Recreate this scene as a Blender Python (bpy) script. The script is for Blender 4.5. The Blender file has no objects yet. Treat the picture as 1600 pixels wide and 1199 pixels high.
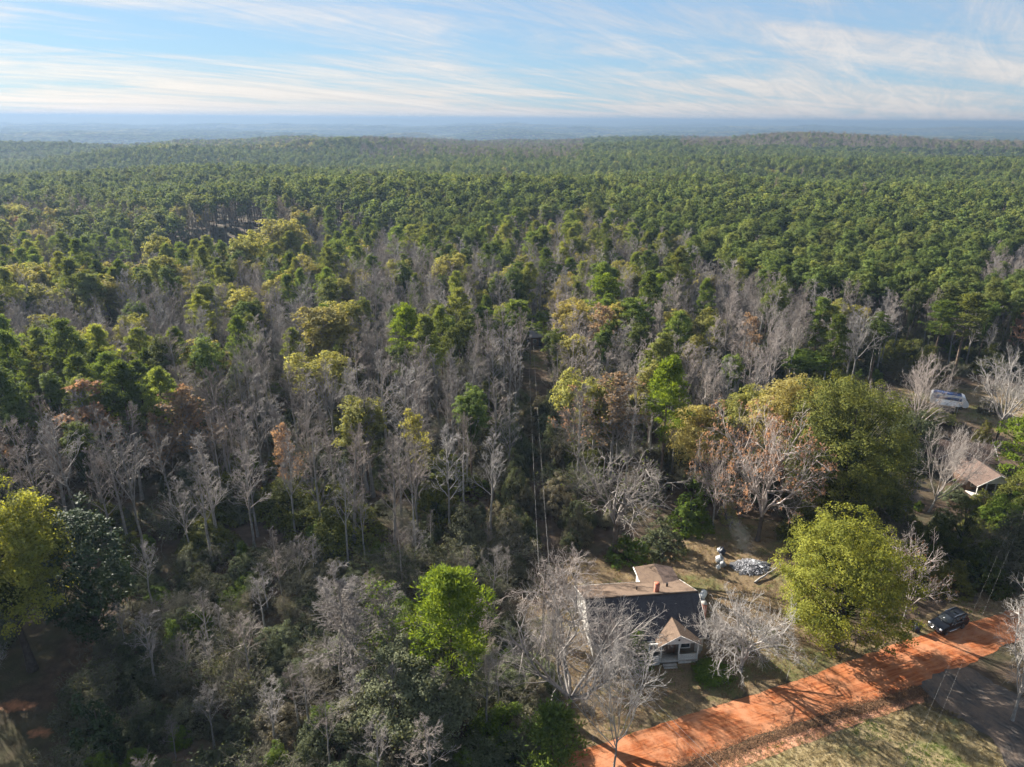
import bpy, math, random
import numpy as np
from mathutils import Vector, Matrix

R = math.radians
rng = np.random.default_rng(7)
random.seed(7)
scene = bpy.context.scene
COL = scene.collection

# ------------------------------------------------------------------ camera
H, PITCH, FPX = 56.0, R(20.4), 1110.0
cam_d = bpy.data.cameras.new('camera')
cam_d.sensor_width = 36.0
cam_d.lens = 36.0 * FPX / 1600.0
cam_d.clip_start, cam_d.clip_end = 0.5, 90000.0
cam = bpy.data.objects.new('camera', cam_d)
COL.objects.link(cam)
cam.matrix_world = Matrix.Translation((0, 0, H)) @ Matrix.Rotation(math.pi / 2 - PITCH, 4, 'X') @ Matrix.Rotation(R(0.42), 4, 'Z')
scene.camera = cam

# ------------------------------------------------------------------ sun, sky, exposure
SUN_EL, SUN_AZ = R(26.5), R(-50.0)            # azimuth measured from +Y, clockwise positive
sun_dir = Vector((math.sin(SUN_AZ) * math.cos(SUN_EL), math.cos(SUN_AZ) * math.cos(SUN_EL), math.sin(SUN_EL)))
sl = bpy.data.lights.new('sun', 'SUN')
sl.energy, sl.angle, sl.color = 5.0, R(0.6), (1.0, 0.93, 0.82)
sun = bpy.data.objects.new('sun', sl)
sun.rotation_euler = sun_dir.to_track_quat('Z', 'Y').to_euler()
COL.objects.link(sun)

world = bpy.data.worlds.new('World')
scene.world = world
world.use_nodes = True
SKY_STRENGTH = 0.053
def build_world():
    nt = world.node_tree; N = nt.nodes; L = nt.links
    N.clear()
    def math_(op, a, b=None, c=None):
        n = N.new('ShaderNodeMath'); n.operation = op
        for i, v in enumerate((a, b, c)):
            if v is None: continue
            if isinstance(v, (int, float)): n.inputs[i].default_value = v
            else: L.new(v, n.inputs[i])
        return n.outputs[0]
    sky = N.new('ShaderNodeTexSky'); sky.sky_type = 'NISHITA'; sky.sun_disc = False
    sky.sun_elevation = SUN_EL; sky.sun_rotation = SUN_AZ
    sky.altitude = 100; sky.air_density = 1.0; sky.dust_density = 0.2; sky.ozone_density = 2.0
    tc = N.new('ShaderNodeTexCoord')
    sep = N.new('ShaderNodeSeparateXYZ'); L.new(tc.outputs['Generated'], sep.inputs[0])
    z = math_('MAXIMUM', sep.outputs[2], 0.0)
    den = math_('ADD', z, 0.075)
    u = math_('DIVIDE', sep.outputs[0], den); v = math_('DIVIDE', sep.outputs[1], den)
    cb = N.new('ShaderNodeCombineXYZ'); L.new(u, cb.inputs[0]); L.new(v, cb.inputs[1])
    def streaks(rot, scl, loc, scale, detail, rough, dist):
        mp = N.new('ShaderNodeMapping'); mp.vector_type = 'TEXTURE'
        mp.inputs['Rotation'].default_value = (0, 0, R(rot)); mp.inputs['Scale'].default_value = scl; mp.inputs['Location'].default_value = loc
        L.new(cb.outputs[0], mp.inputs[0])
        n = N.new('ShaderNodeTexNoise'); n.inputs['Scale'].default_value = scale; n.inputs['Detail'].default_value = detail
        n.inputs['Roughness'].default_value = rough; n.inputs['Distortion'].default_value = dist
        L.new(mp.outputs[0], n.inputs['Vector']); return n.outputs[0]
    n1 = streaks(34, (2.6, 1.0, 1), (1.3, 0.4, 0), 0.85, 10, 0.66, 0.8)         # broad sheets
    n2 = streaks(58, (4.5, 0.6, 1), (0.2, 2.4, 0), 1.5, 10, 0.72, 1.2)           # fine fibres
    n3 = streaks(10, (1.6, 1.2, 1), (5.0, 1.0, 0), 0.30, 3, 0.5, 0.3)           # where the sheets gather
    f = math_('ADD', math_('ADD', math_('MULTIPLY', n1, 0.52), math_('MULTIPLY', n2, 0.28)), math_('MULTIPLY', n3, 0.20))
    mr = N.new('ShaderNodeMapRange'); mr.interpolation_type = 'SMOOTHSTEP'
    mr.inputs[1].default_value = 0.41; mr.inputs[2].default_value = 0.62; mr.inputs[3].default_value = 0.0; mr.inputs[4].default_value = 0.86
    lowv = N.new('ShaderNodeMapRange'); lowv.interpolation_type = 'SMOOTHSTEP'      # the sheet thickens towards the horizon
    lowv.inputs[1].default_value = 0.0; lowv.inputs[2].default_value = 0.07; lowv.inputs[3].default_value = 0.085; lowv.inputs[4].default_value = 0.0
    L.new(z, lowv.inputs[0])
    L.new(math_('ADD', f, lowv.outputs[0]), mr.inputs[0])
    # thin cirrus: whitened sky light, evened out because the sheet itself scatters the sun
    def mixc(fac, p, q, bl='MIX'):
        n = N.new('ShaderNodeMix'); n.data_type = 'RGBA'; n.blend_type = bl; n.inputs[0].default_value = fac
        for i, v in ((6, p), (7, q)):
            if isinstance(v, tuple): n.inputs[i].default_value = v + (1,)
            else: L.new(v, n.inputs[i])
        return n.outputs[2]
    hs = N.new('ShaderNodeHueSaturation'); hs.inputs['Saturation'].default_value = 0.45; hs.inputs['Value'].default_value = 0.80
    L.new(sky.outputs[0], hs.inputs['Color'])
    shade = N.new('ShaderNodeMix'); shade.data_type = 'RGBA'; shade.inputs[6].default_value = (2.45, 2.52, 3.00, 1); shade.inputs[7].default_value = (3.90, 3.82, 4.00, 1)
    sm_ = N.new('ShaderNodeMapRange'); sm_.inputs[1].default_value = 0.40; sm_.inputs[2].default_value = 0.62; L.new(math_('ADD', math_('MULTIPLY', n2, 0.6), math_('MULTIPLY', n1, 0.4)), sm_.inputs[0]); L.new(sm_.outputs[0], shade.inputs[0])
    cloud = mixc(0.70, mixc(1.0, hs.outputs[0], (1.06, 0.86, 0.66), 'MULTIPLY'), shade.outputs[2])
    base = mixc(0.68, mixc(1.0, sky.outputs[0], (0.42, 0.60, 0.76), 'MULTIPLY'), (1.85, 2.60, 3.50))
    mix = N.new('ShaderNodeMix'); mix.data_type = 'RGBA'
    L.new(mr.outputs[0], mix.inputs[0]); L.new(base, mix.inputs[6]); L.new(cloud, mix.inputs[7])
    bg = N.new('ShaderNodeBackground'); bg.inputs[1].default_value = SKY_STRENGTH
    L.new(mix.outputs[2], bg.inputs[0])
    out = N.new('ShaderNodeOutputWorld'); L.new(bg.outputs[0], out.inputs[0])
build_world()
vs = scene.view_settings
vs.view_transform = 'Standard'; vs.look = 'None'; vs.exposure = 2.0; vs.gamma = 1.0; vs.use_curve_mapping = False
scene.cycles.max_bounces = 6
scene.cycles.diffuse_bounces = 4
scene.cycles.glossy_bounces = 2
scene.cycles.transmission_bounces = 4
scene.cycles.volume_bounces = 1
scene.cycles.transparent_max_bounces = 8
scene.cycles.use_denoising = True
scene.cycles.use_adaptive_sampling = True
scene.cycles.adaptive_threshold = 0.03
scene.cycles.volume_max_steps = 128

# ------------------------------------------------------------------ reading points off the picture (photo pixels, 1600 wide)
def un(x, y, z=0.0):
    a = (x - 800) / FPX; b = -(y - 599.5) / FPX
    d = (a, math.cos(PITCH) + b * math.sin(PITCH), -math.sin(PITCH) + b * math.cos(PITCH))
    t = (z - H) / d[2]
    return Vector((t * d[0], t * d[1], z))
CP, SP = math.cos(PITCH), math.sin(PITCH)
def proj(x, y, z):
    v2 = z - H
    dep = y * CP - v2 * SP
    return 800 + FPX * x / dep, 599.5 - FPX * (y * SP + v2 * CP) / dep
def height_at(base, ytop):
    """height of a thing standing at base whose top is seen at photo row ytop"""
    lo, hi = 0.0, 54.0
    for _ in range(40):
        m = (lo + hi) / 2
        if proj(base.x, base.y, m)[1] > ytop: lo = m
        else: hi = m
    return (lo + hi) / 2
def in_poly(x, y, poly):
    x = np.asarray(x, float); y = np.asarray(y, float)
    r = np.zeros(x.shape, bool); n = len(poly)
    for i in range(n):
        x0, y0 = poly[i]; x1, y1 = poly[(i + 1) % n]
        if y0 == y1: continue
        c = ((y0 > y) != (y1 > y)) & (x < (x1 - x0) * (y - y0) / (y1 - y0) + x0)
        r ^= c
    return r

# ------------------------------------------------------------------ value noise and terrain
def _hash(ix, iy, s):
    h = (ix.astype(np.int64) * 374761393 + iy.astype(np.int64) * 668265263 + s * 1442695041) & 0xffffffff
    h = ((h ^ (h >> 13)) * 1274126177) & 0xffffffff
    return ((h ^ (h >> 16)) & 0xffff) / 65535.0
def vnoise(x, y, s=0):
    x = np.asarray(x, float); y = np.asarray(y, float)
    ix = np.floor(x); iy = np.floor(y); fx = x - ix; fy = y - iy
    fx = fx * fx * (3 - 2 * fx); fy = fy * fy * (3 - 2 * fy)
    a = _hash(ix, iy, s); b = _hash(ix + 1, iy, s); c = _hash(ix, iy + 1, s); d = _hash(ix + 1, iy + 1, s)
    return (a * (1 - fx) + b * fx) * (1 - fy) + (c * (1 - fx) + d * fx) * fy
def fbm(x, y, s=0, o=3):
    r = 0; a = 0.5; t = 0
    for i in range(o):
        r = r + a * vnoise(np.asarray(x) * 2 ** i, np.asarray(y) * 2 ** i, s + i); t += a; a *= 0.5
    return r / t
def sstep(a, b, x):
    t = np.clip((np.asarray(x, float) - a) / (b - a), 0, 1)
    return t * t * (3 - 2 * t)
def terrain(x, y):
    x = np.asarray(x, float); y = np.asarray(y, float)
    r = np.hypot(x, y)
    z = sstep(190, 420, r) * 21.0 * (fbm(x / 240, y / 200, 11, 2) - 0.55)
    z = z - 9.0 * np.exp(-((x + 120) / 80) ** 2 - ((y - 280) / 50) ** 2) * sstep(195, 250, r) + 5 * np.exp(-((x + 140) / 90) ** 2 - ((y - 385) / 50) ** 2)      # hollow with the small clearing
    z = z + sstep(420, 1000, r) * 72.0 * (fbm(x / 560, y / 330, 23, 2) - 0.56)
    z = z + sstep(600, 1000, r) * 13.0 * (fbm(x / 230 + 7, y / 300, 91, 2) - 0.5)
    # wooded ridge on the right and the lower ridge in the middle, then the land falls away
    z = z + 20 * np.exp(-((x - 620) / 520) ** 2 - ((y - 1500) / 260) ** 2) + 5 * np.exp(-((x - 100) / 420) ** 2 - ((y - 1250) / 200) ** 2) - 8 * sstep(0, -500, x) * sstep(700, 1200, y)
    z = z - sstep(1500, 2900, r) * (52 + 26 * (fbm(x / 1500, y / 1100, 5, 3) - 0.5))
    z = z + sstep(4500, 9000, r) * (22 + 44.0 * (fbm(x / 3600, y / 1900, 29, 3) - 0.5))
    z = z + sstep(9500, 13500, r) * (66 + 100.0 * (fbm(x / 2600, y / 3600, 31, 4) - 0.5) + 26 * sstep(-1500, -8000, x))
    z = np.where(z > 50, 50 + 30 * np.tanh((z - 50) / 30), z)
    return z

# ------------------------------------------------------------------ materials
M = {}
def new_mat(name):
    m = bpy.data.materials.new(name); m.use_nodes = True
    nt = m.node_tree
    for n in list(nt.nodes): nt.nodes.remove(n)
    M[name] = m
    return m, nt, nt.nodes, nt.links
def node(N, t, **kw):
    n = N.new(t)
    for k, v in kw.items():
        if k.startswith('i_'):
            n.inputs[int(k[2:]) if k[2:].isdigit() else k[2:]].default_value = v
        else: setattr(n, k, v)
    return n
def mixrgb(N, L, fac, a, b, blend='MIX'):
    n = N.new('ShaderNodeMix'); n.data_type = 'RGBA'; n.blend_type = blend
    for s, v in ((0, fac), (6, a), (7, b)):
        if isinstance(v, (int, float)): n.inputs[s].default_value = v
        elif isinstance(v, tuple): n.inputs[s].default_value = v if len(v) == 4 else v + (1,)
        else: L.new(v, n.inputs[s])
    return n.outputs[2]
def ramp(N, L, src, stops):
    n = N.new('ShaderNodeValToRGB'); cr = n.color_ramp
    while len(cr.elements) > 1: cr.elements.remove(cr.elements[-1])
    for i, (p, c) in enumerate(stops):
        e = cr.elements[0] if i == 0 else cr.elements.new(p)
        e.position = p; e.color = (c, c, c, 1) if isinstance(c, (int, float)) else tuple(c) + (1,)
    L.new(src, n.inputs[0])
    return n.outputs[0]
def noise(N, L, vec, scale, detail=4, rough=0.6, dist=0.0):
    n = N.new('ShaderNodeTexNoise'); n.inputs['Scale'].default_value = scale; n.inputs['Detail'].default_value = detail
    n.inputs['Roughness'].default_value = rough; n.inputs['Distortion'].default_value = dist
    if vec is not None: L.new(vec, n.inputs['Vector'])
    return n.outputs[0]

def leaf_mat(name, dark, light, alt=None, transl=0.45, tcol=None, rough=0.7, spec=0.06, objvar=0.35):
    """foliage: colour varies per clump (tint) and per tree; part of the light passes through the leaves"""
    m, nt, N, L = new_mat(name)
    at = node(N, 'ShaderNodeAttribute', attribute_name='tint')
    oi = node(N, 'ShaderNodeObjectInfo')
    c = mixrgb(N, L, at.outputs['Fac'], dark, light)
    if alt is not None:
        f = ramp(N, L, oi.outputs['Random'], [(0.0, 0.0), (0.45, 0.0), (1.0, 1.0)])
        c = mixrgb(N, L, f, c, mixrgb(N, L, at.outputs['Fac'], tuple(q * 0.6 for q in alt), alt))
    mul = N.new('ShaderNodeMath'); mul.operation = 'MULTIPLY_ADD'
    mul.inputs[1].default_value = objvar * 2; mul.inputs[2].default_value = 1 - objvar
    wn = N.new('ShaderNodeTexWhiteNoise'); wn.noise_dimensions = '1D'; L.new(oi.outputs['Random'], wn.inputs['W'])
    L.new(wn.outputs['Value'], mul.inputs[0])
    hs = N.new('ShaderNodeHueSaturation'); L.new(c, hs.inputs['Color']); L.new(mul.outputs[0], hs.inputs['Value'])
    p = node(N, 'ShaderNodeBsdfPrincipled', i_Roughness=rough); p.inputs['Specular IOR Level'].default_value = spec
    L.new(hs.outputs[0], p.inputs['Base Color'])
    t = N.new('ShaderNodeBsdfTranslucent')
    tc = mixrgb(N, L, 1.0, hs.outputs[0], tcol or (1.5, 1.35, 0.6), 'MULTIPLY')
    L.new(tc, t.inputs['Color'])
    ms = N.new('ShaderNodeMixShader'); ms.inputs[0].default_value = transl
    L.new(p.outputs[0], ms.inputs[1]); L.new(t.outputs[0], ms.inputs[2])
    o = N.new('ShaderNodeOutputMaterial'); L.new(ms.outputs[0], o.inputs[0])
    return m
leaf_mat('pine_needles', (0.044, 0.076, 0.020), (0.150, 0.200, 0.052), alt=(0.210, 0.235, 0.070))
leaf_mat('plantation_needles', (0.046, 0.078, 0.026), (0.165, 0.212, 0.066), alt=(0.210, 0.240, 0.078), objvar=0.35)
leaf_mat('bright_pine_needles', (0.060, 0.100, 0.014), (0.200, 0.265, 0.036), objvar=0.1)  # lighter, yellower green needles for the brighter pines
leaf_mat('yellow_green_leaves', (0.120, 0.132, 0.036), (0.330, 0.330, 0.115), alt=(0.380, 0.335, 0.130), transl=0.48, objvar=0.2)
leaf_mat('bright_leaves', (0.072, 0.092, 0.016), (0.335, 0.345, 0.068), transl=0.48, objvar=0.06)
leaf_mat('live_oak_leaves', (0.036, 0.052, 0.014), (0.165, 0.170, 0.040), transl=0.30, objvar=0.10)
leaf_mat('magnolia_leaves', (0.016, 0.034, 0.014), (0.060, 0.085, 0.035), transl=0.15, rough=0.55, spec=0.07, objvar=0.1)
leaf_mat('cedar_leaves', (0.022, 0.038, 0.012), (0.095, 0.105, 0.024), alt=(0.150, 0.135, 0.030), transl=0.25, objvar=0.2)
leaf_mat('vine_leaves', (0.045, 0.060, 0.032), (0.135, 0.150, 0.082), alt=(0.170, 0.150, 0.110), transl=0.3)
leaf_mat('orange_leaves', (0.200, 0.120, 0.075), (0.350, 0.215, 0.140), alt=(0.310, 0.235, 0.150), transl=0.4, tcol=(1.3, 1.1, 0.8), objvar=0.12)
leaf_mat('shrub_leaves', (0.040, 0.075, 0.012), (0.140, 0.190, 0.030), transl=0.35, objvar=0.15)
leaf_mat('dry_leaves', (0.090, 0.050, 0.030), (0.240, 0.140, 0.080), transl=0.15, tcol=(1.2, 1.0, 0.8), objvar=0.1)
leaf_mat('grass_blades', (0.150, 0.118, 0.056), (0.310, 0.250, 0.128), transl=0.3, tcol=(1.2, 1.1, 0.8), objvar=0.05)
leaf_mat('green_grass_blades', (0.050, 0.085, 0.018), (0.130, 0.180, 0.040), transl=0.3, objvar=0.05)

def bark_mat(name, a, b, objvar=0.25, alt=None):
    m, nt, N, L = new_mat(name)
    tc = N.new('ShaderNodeTexCoord'); oi = node(N, 'ShaderNodeObjectInfo')
    f = noise(N, L, tc.outputs['Object'], 3.0, 4)
    c = mixrgb(N, L, ramp(N, L, f, [(0.3, 0.0), (0.7, 1.0)]), a, b)
    if alt is not None: c = mixrgb(N, L, oi.outputs['Random'], c, alt)
    mul = N.new('ShaderNodeMath'); mul.operation = 'MULTIPLY_ADD'; mul.inputs[1].default_value = objvar * 2; mul.inputs[2].default_value = 1 - objvar
    wn = N.new('ShaderNodeTexWhiteNoise'); wn.noise_dimensions = '1D'; L.new(oi.outputs['Random'], wn.inputs['W'])
    L.new(wn.outputs['Value'], mul.inputs[0])
    hs = N.new('ShaderNodeHueSaturation'); L.new(c, hs.inputs['Color']); L.new(mul.outputs[0], hs.inputs['Value'])
    p = node(N, 'ShaderNodeBsdfPrincipled', i_Roughness=0.85); L.new(hs.outputs[0], p.inputs['Base Color'])
    p.inputs['Specular IOR Level'].default_value = 0.2
    o = N.new('ShaderNodeOutputMaterial'); L.new(p.outputs[0], o.inputs[0])
    return m
bark_mat('pine_bark', (0.060, 0.042, 0.032), (0.14, 0.10, 0.075))
bark_mat('grey_bark', (0.15, 0.138, 0.125), (0.30, 0.285, 0.265))
bark_mat('bare_twigs', (0.195, 0.180, 0.168), (0.320, 0.298, 0.280), alt=(0.20, 0.165, 0.142))
bark_mat('far_twigs', (0.15, 0.115, 0.085), (0.22, 0.17, 0.125), alt=(0.20, 0.165, 0.11))
bark_mat('vine_twigs', (0.13, 0.115, 0.085), (0.21, 0.185, 0.14), alt=(0.12, 0.12, 0.08))
bark_mat('pale_twigs', (0.25, 0.23, 0.21), (0.37, 0.345, 0.325), objvar=0.1)
bark_mat('pink_twigs', (0.26, 0.218, 0.195), (0.39, 0.340, 0.308), objvar=0.15)
bark_mat('dark_bark', (0.045, 0.036, 0.030), (0.11, 0.09, 0.075))
bark_mat('pole_wood', (0.10, 0.085, 0.07), (0.17, 0.145, 0.12), objvar=0.1)
bark_mat('wire_metal', (0.20, 0.19, 0.18), (0.26, 0.25, 0.24), objvar=0.0)

def plain(name, col, rough=0.6, metal=0.0, var=0.15, scale=6.0, coat=0.0, spec=0.5, bump=0.0, bscale=30.0):
    m, nt, N, L = new_mat(name)
    tc = N.new('ShaderNodeTexCoord')
    f = noise(N, L, tc.outputs['Object'], scale, 5, 0.65)
    c = mixrgb(N, L, ramp(N, L, f, [(0.3, 0.0), (0.7, 1.0)]), tuple(q * (1 - var) for q in col), tuple(min(1, q * (1 + var)) for q in col))
    p = node(N, 'ShaderNodeBsdfPrincipled', i_Roughness=rough, i_Metallic=metal)
    p.inputs['Specular IOR Level'].default_value = spec; p.inputs['Coat Weight'].default_value = coat
    L.new(c, p.inputs['Base Color'])
    if bump:
        b = node(N, 'ShaderNodeBump'); b.inputs['Strength'].default_value = bump; b.inputs['Distance'].default_value = 0.03
        L.new(noise(N, L, tc.outputs['Object'], bscale, 4), b.inputs['Height']); L.new(b.outputs[0], p.inputs['Normal'])
    o = N.new('ShaderNodeOutputMaterial'); L.new(p.outputs[0], o.inputs[0])
    return m
plain('white_paint', (0.62, 0.61, 0.58), 0.6, var=0.10, scale=2.5)
plain('weathered_white', (0.58, 0.56, 0.52), 0.75, var=0.22, scale=2.0)
plain('cream_wall', (0.62, 0.52, 0.33), 0.7, var=0.1)
plain('dark_interior', (0.02, 0.02, 0.022), 0.3)
plain('window_glass', (0.03, 0.035, 0.04), 0.08, var=0.05, spec=0.8)
plain('shaded_porch_wall', (0.16, 0.13, 0.10), 0.7, var=0.2)
plain('door_wood', (0.13, 0.075, 0.045), 0.5, var=0.15)
plain('concrete', (0.30, 0.28, 0.25), 0.85, var=0.2, scale=4, bump=0.3)
plain('brown_boards', (0.15, 0.075, 0.045), 0.75, var=0.25, scale=5)
plain('grey_roof_metal', (0.22, 0.20, 0.22), 0.5, var=0.15)
plain('car_paint', (0.004, 0.0045, 0.007), 0.30, var=0.05, coat=0.35, spec=0.3)
plain('car_plastic', (0.012, 0.012, 0.013), 0.6, var=0.1)
plain('tyre_rubber', (0.015, 0.015, 0.015), 0.85)
plain('chrome', (0.62, 0.62, 0.64), 0.22, metal=1.0, var=0.03)
plain('lamp_glass', (0.75, 0.76, 0.78), 0.1, var=0.05)
plain('red_lamp', (0.30, 0.01, 0.01), 0.2)
plain('bin_plastic', (0.010, 0.014, 0.030), 0.5)
plain('grey_metal', (0.36, 0.37, 0.38), 0.45, metal=0.3, var=0.25)
plain('bag_plastic', (0.24, 0.25, 0.26), 0.5, var=0.25, scale=5)
plain('ash', (0.33, 0.33, 0.35), 0.95, var=0.35, scale=4, bump=0.8)
plain('char', (0.05, 0.05, 0.055), 0.95, var=0.4, scale=4)
plain('rv_white', (0.70, 0.71, 0.73), 0.35, var=0.05)
plain('rv_blue', (0.05, 0.09, 0.22), 0.25, var=0.1)

def brick_mat():
    m, nt, N, L = new_mat('chimney_brick')
    tc = N.new('ShaderNodeTexCoord')
    b = N.new('ShaderNodeTexBrick'); b.inputs['Scale'].default_value = 1.0
    b.inputs['Color1'].default_value = (0.42, 0.10, 0.045, 1); b.inputs['Color2'].default_value = (0.33, 0.085, 0.045, 1); b.inputs['Mortar'].default_value = (0.36, 0.28, 0.23, 1)
    b.inputs['Brick Width'].default_value = 0.22; b.inputs['Row Height'].default_value = 0.075; b.inputs['Mortar Size'].default_value = 0.008
    mp = N.new('ShaderNodeMapping'); mp.inputs['Rotation'].default_value = (R(90), 0, 0)
    L.new(tc.outputs['Object'], mp.inputs[0]); L.new(mp.outputs[0], b.inputs['Vector'])
    p = node(N, 'ShaderNodeBsdfPrincipled', i_Roughness=0.9); L.new(b.outputs[0], p.inputs['Base Color'])
    o = N.new('ShaderNodeOutputMaterial'); L.new(p.outputs[0], o.inputs[0])
brick_mat()

def shingle_mat(name, a, b, streak):
    """asphalt shingles: courses by a brick texture on the roof's own UV, blotches and streaks"""
    m, nt, N, L = new_mat(name)
    uv = N.new('ShaderNodeUVMap'); uv.uv_map = 'UVMap'
    bt = N.new('ShaderNodeTexBrick'); bt.inputs['Scale'].default_value = 1.0
    bt.inputs['Brick Width'].default_value = 0.33; bt.inputs['Row Height'].default_value = 0.15; bt.inputs['Mortar Size'].default_value = 0.010
    bt.inputs['Color1'].default_value = a + (1,); bt.inputs['Color2'].default_value = b + (1,); bt.inputs['Mortar'].default_value = tuple(q * 0.4 for q in a) + (1,)
    L.new(uv.outputs[0], bt.inputs['Vector'])
    c = mixrgb(N, L, ramp(N, L, noise(N, L, uv.outputs[0], 0.7, 5, 0.65), [(0.45, 0.0), (0.7, 0.55)]), bt.outputs[0], streak)
    mp = N.new('ShaderNodeMapping'); mp.inputs['Scale'].default_value = (2.2, 0.16, 1); L.new(uv.outputs[0], mp.inputs[0])
    c = mixrgb(N, L, ramp(N, L, noise(N, L, mp.outputs[0], 1.0, 4), [(0.52, 0.0), (0.75, 0.5)]), c, tuple(q * 0.35 for q in a))
    p = node(N, 'ShaderNodeBsdfPrincipled', i_Roughness=0.9); L.new(c, p.inputs['Base Color'])
    bp = node(N, 'ShaderNodeBump'); bp.inputs['Strength'].default_value = 0.5; bp.inputs['Distance'].default_value = 0.02
    L.new(bt.outputs['Fac'], bp.inputs['Height']); bp.invert = True; L.new(bp.outputs[0], p.inputs['Normal'])
    o = N.new('ShaderNodeOutputMaterial'); L.new(p.outputs[0], o.inputs[0])
shingle_mat('brown_shingles', (0.112, 0.070, 0.045), (0.150, 0.098, 0.064), (0.180, 0.120, 0.078))
shingle_mat('charcoal_shingles', (0.036, 0.034, 0.040), (0.050, 0.047, 0.054), (0.06, 0.055, 0.06))
shingle_mat('dark_brown_shingles', (0.095, 0.060, 0.048), (0.13, 0.085, 0.065), (0.16, 0.11, 0.085))

def board_mat(name, a, b):
    m, nt, N, L = new_mat(name)
    tc = N.new('ShaderNodeTexCoord')
    w = N.new('ShaderNodeTexWave'); w.wave_type = 'BANDS'; w.bands_direction = 'Z'; w.wave_profile = 'SAW'; w.inputs['Scale'].default_value = 2.1
    L.new(tc.outputs['Object'], w.inputs['Vector'])
    c = mixrgb(N, L, ramp(N, L, noise(N, L, tc.outputs['Object'], 1.6, 5, 0.7), [(0.42, 0.0), (0.72, 1.0)]), a, b)
    c = mixrgb(N, L, ramp(N, L, w.outputs['Fac'], [(0.0, 0.5), (0.12, 0.0)]), c, tuple(q * 0.35 for q in a))
    p = node(N, 'ShaderNodeBsdfPrincipled', i_Roughness=0.75); L.new(c, p.inputs['Base Color'])
    bp = node(N, 'ShaderNodeBump'); bp.inputs['Strength'].default_value = 0.6; bp.inputs['Distance'].default_value = 0.02
    L.new(w.outputs['Fac'], bp.inputs['Height']); L.new(bp.outputs[0], p.inputs['Normal'])
    o = N.new('ShaderNodeOutputMaterial'); L.new(p.outputs[0], o.inputs[0])
board_mat('white_clapboard', (0.66, 0.64, 0.60), (0.42, 0.38, 0.33))
board_mat('brown_clapboard', (0.17, 0.10, 0.065), (0.10, 0.06, 0.04))

def ground_mat():
    m, nt, N, L = new_mat('ground_cover')
    g = N.new('ShaderNodeNewGeometry'); P = g.outputs['Position']
    ya = node(N, 'ShaderNodeAttribute', attribute_name='yard'); la = node(N, 'ShaderNodeAttribute', attribute_name='lawn'); fa = node(N, 'ShaderNodeAttribute', attribute_name='woods')
    ca = node(N, 'ShaderNodeAttribute', attribute_name='clay')
    n_big = noise(N, L, P, 0.12, 4); n_mid = noise(N, L, P, 0.7, 5, 0.7); n_fine = noise(N, L, P, 5.0, 5, 0.75)
    litter = mixrgb(N, L, ramp(N, L, n_mid, [(0.35, 0.0), (0.7, 1.0)]), (0.050, 0.036, 0.026), (0.115, 0.080, 0.055))
    litter = mixrgb(N, L, ramp(N, L, n_big, [(0.45, 0.0), (0.65, 0.6)]), litter, (0.045, 0.055, 0.022))
    dry = mixrgb(N, L, ramp(N, L, n_fine, [(0.3, 0.0), (0.72, 1.0)]), (0.105, 0.075, 0.042), (0.270, 0.200, 0.115))
    dry = mixrgb(N, L, ramp(N, L, n_mid, [(0.45, 0.0), (0.68, 0.75)]), dry, (0.085, 0.062, 0.042))
    green = mixrgb(N, L, n_fine, (0.045, 0.065, 0.016), (0.120, 0.140, 0.040))
    yard = mixrgb(N, L, ramp(N, L, n_big, [(0.52, 0.0), (0.62, 0.7)]), dry, green)
    dryl = mixrgb(N, L, ramp(N, L, n_fine, [(0.3, 0.0), (0.7, 1.0)]), (0.190, 0.148, 0.078), (0.330, 0.258, 0.140))
    lawn = mixrgb(N, L, ramp(N, L, noise(N, L, P, 0.22, 4, 0.6), [(0.52, 0.0), (0.68, 0.7)]), dryl, (0.130, 0.155, 0.050))
    def edge(att, lo=0.35, hi=0.65):
        a = N.new('ShaderNodeMath'); a.operation = 'MULTIPLY_ADD'; a.inputs[1].default_value = 0.7; L.new(n_mid, a.inputs[0])
        s = N.new('ShaderNodeMath'); s.operation = 'SUBTRACT'; L.new(att.outputs['Fac'], s.inputs[0]); s.inputs[1].default_value = 0.35
        L.new(s.outputs[0], a.inputs[2])
        return ramp(N, L, a.outputs[0], [(lo, 0.0), (hi, 1.0)])
    c = mixrgb(N, L, edge(ya), litter, yard)
    c = mixrgb(N, L, edge(la), c, lawn)
    c = mixrgb(N, L, edge(ca), c, (0.40, 0.17, 0.085))
    far = mixrgb(N, L, ramp(N, L, noise(N, L, P, 0.0032, 5, 0.6), [(0.42, 0.0), (0.66, 1.0)]), (0.030, 0.050, 0.020), (0.095, 0.085, 0.050))
    far = mixrgb(N, L, ramp(N, L, noise(N, L, P, 0.028, 5, 0.7), [(0.4, 0.0), (0.65, 0.7)]), far, (0.016, 0.026, 0.012))
    c = mixrgb(N, L, fa.outputs['Fac'], c, far)
    p = node(N, 'ShaderNodeBsdfPrincipled', i_Roughness=0.95); p.inputs['Specular IOR Level'].default_value = 0.1
    L.new(c, p.inputs['Base Color'])
    bp = node(N, 'ShaderNodeBump'); bp.inputs['Strength'].default_value = 0.7; bp.inputs['Distance'].default_value = 0.10
    L.new(n_fine, bp.inputs['Height']); L.new(bp.outputs[0], p.inputs['Normal'])
    o = N.new('ShaderNodeOutputMaterial'); L.new(p.outputs[0], o.inputs[0])
ground_mat()

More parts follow.
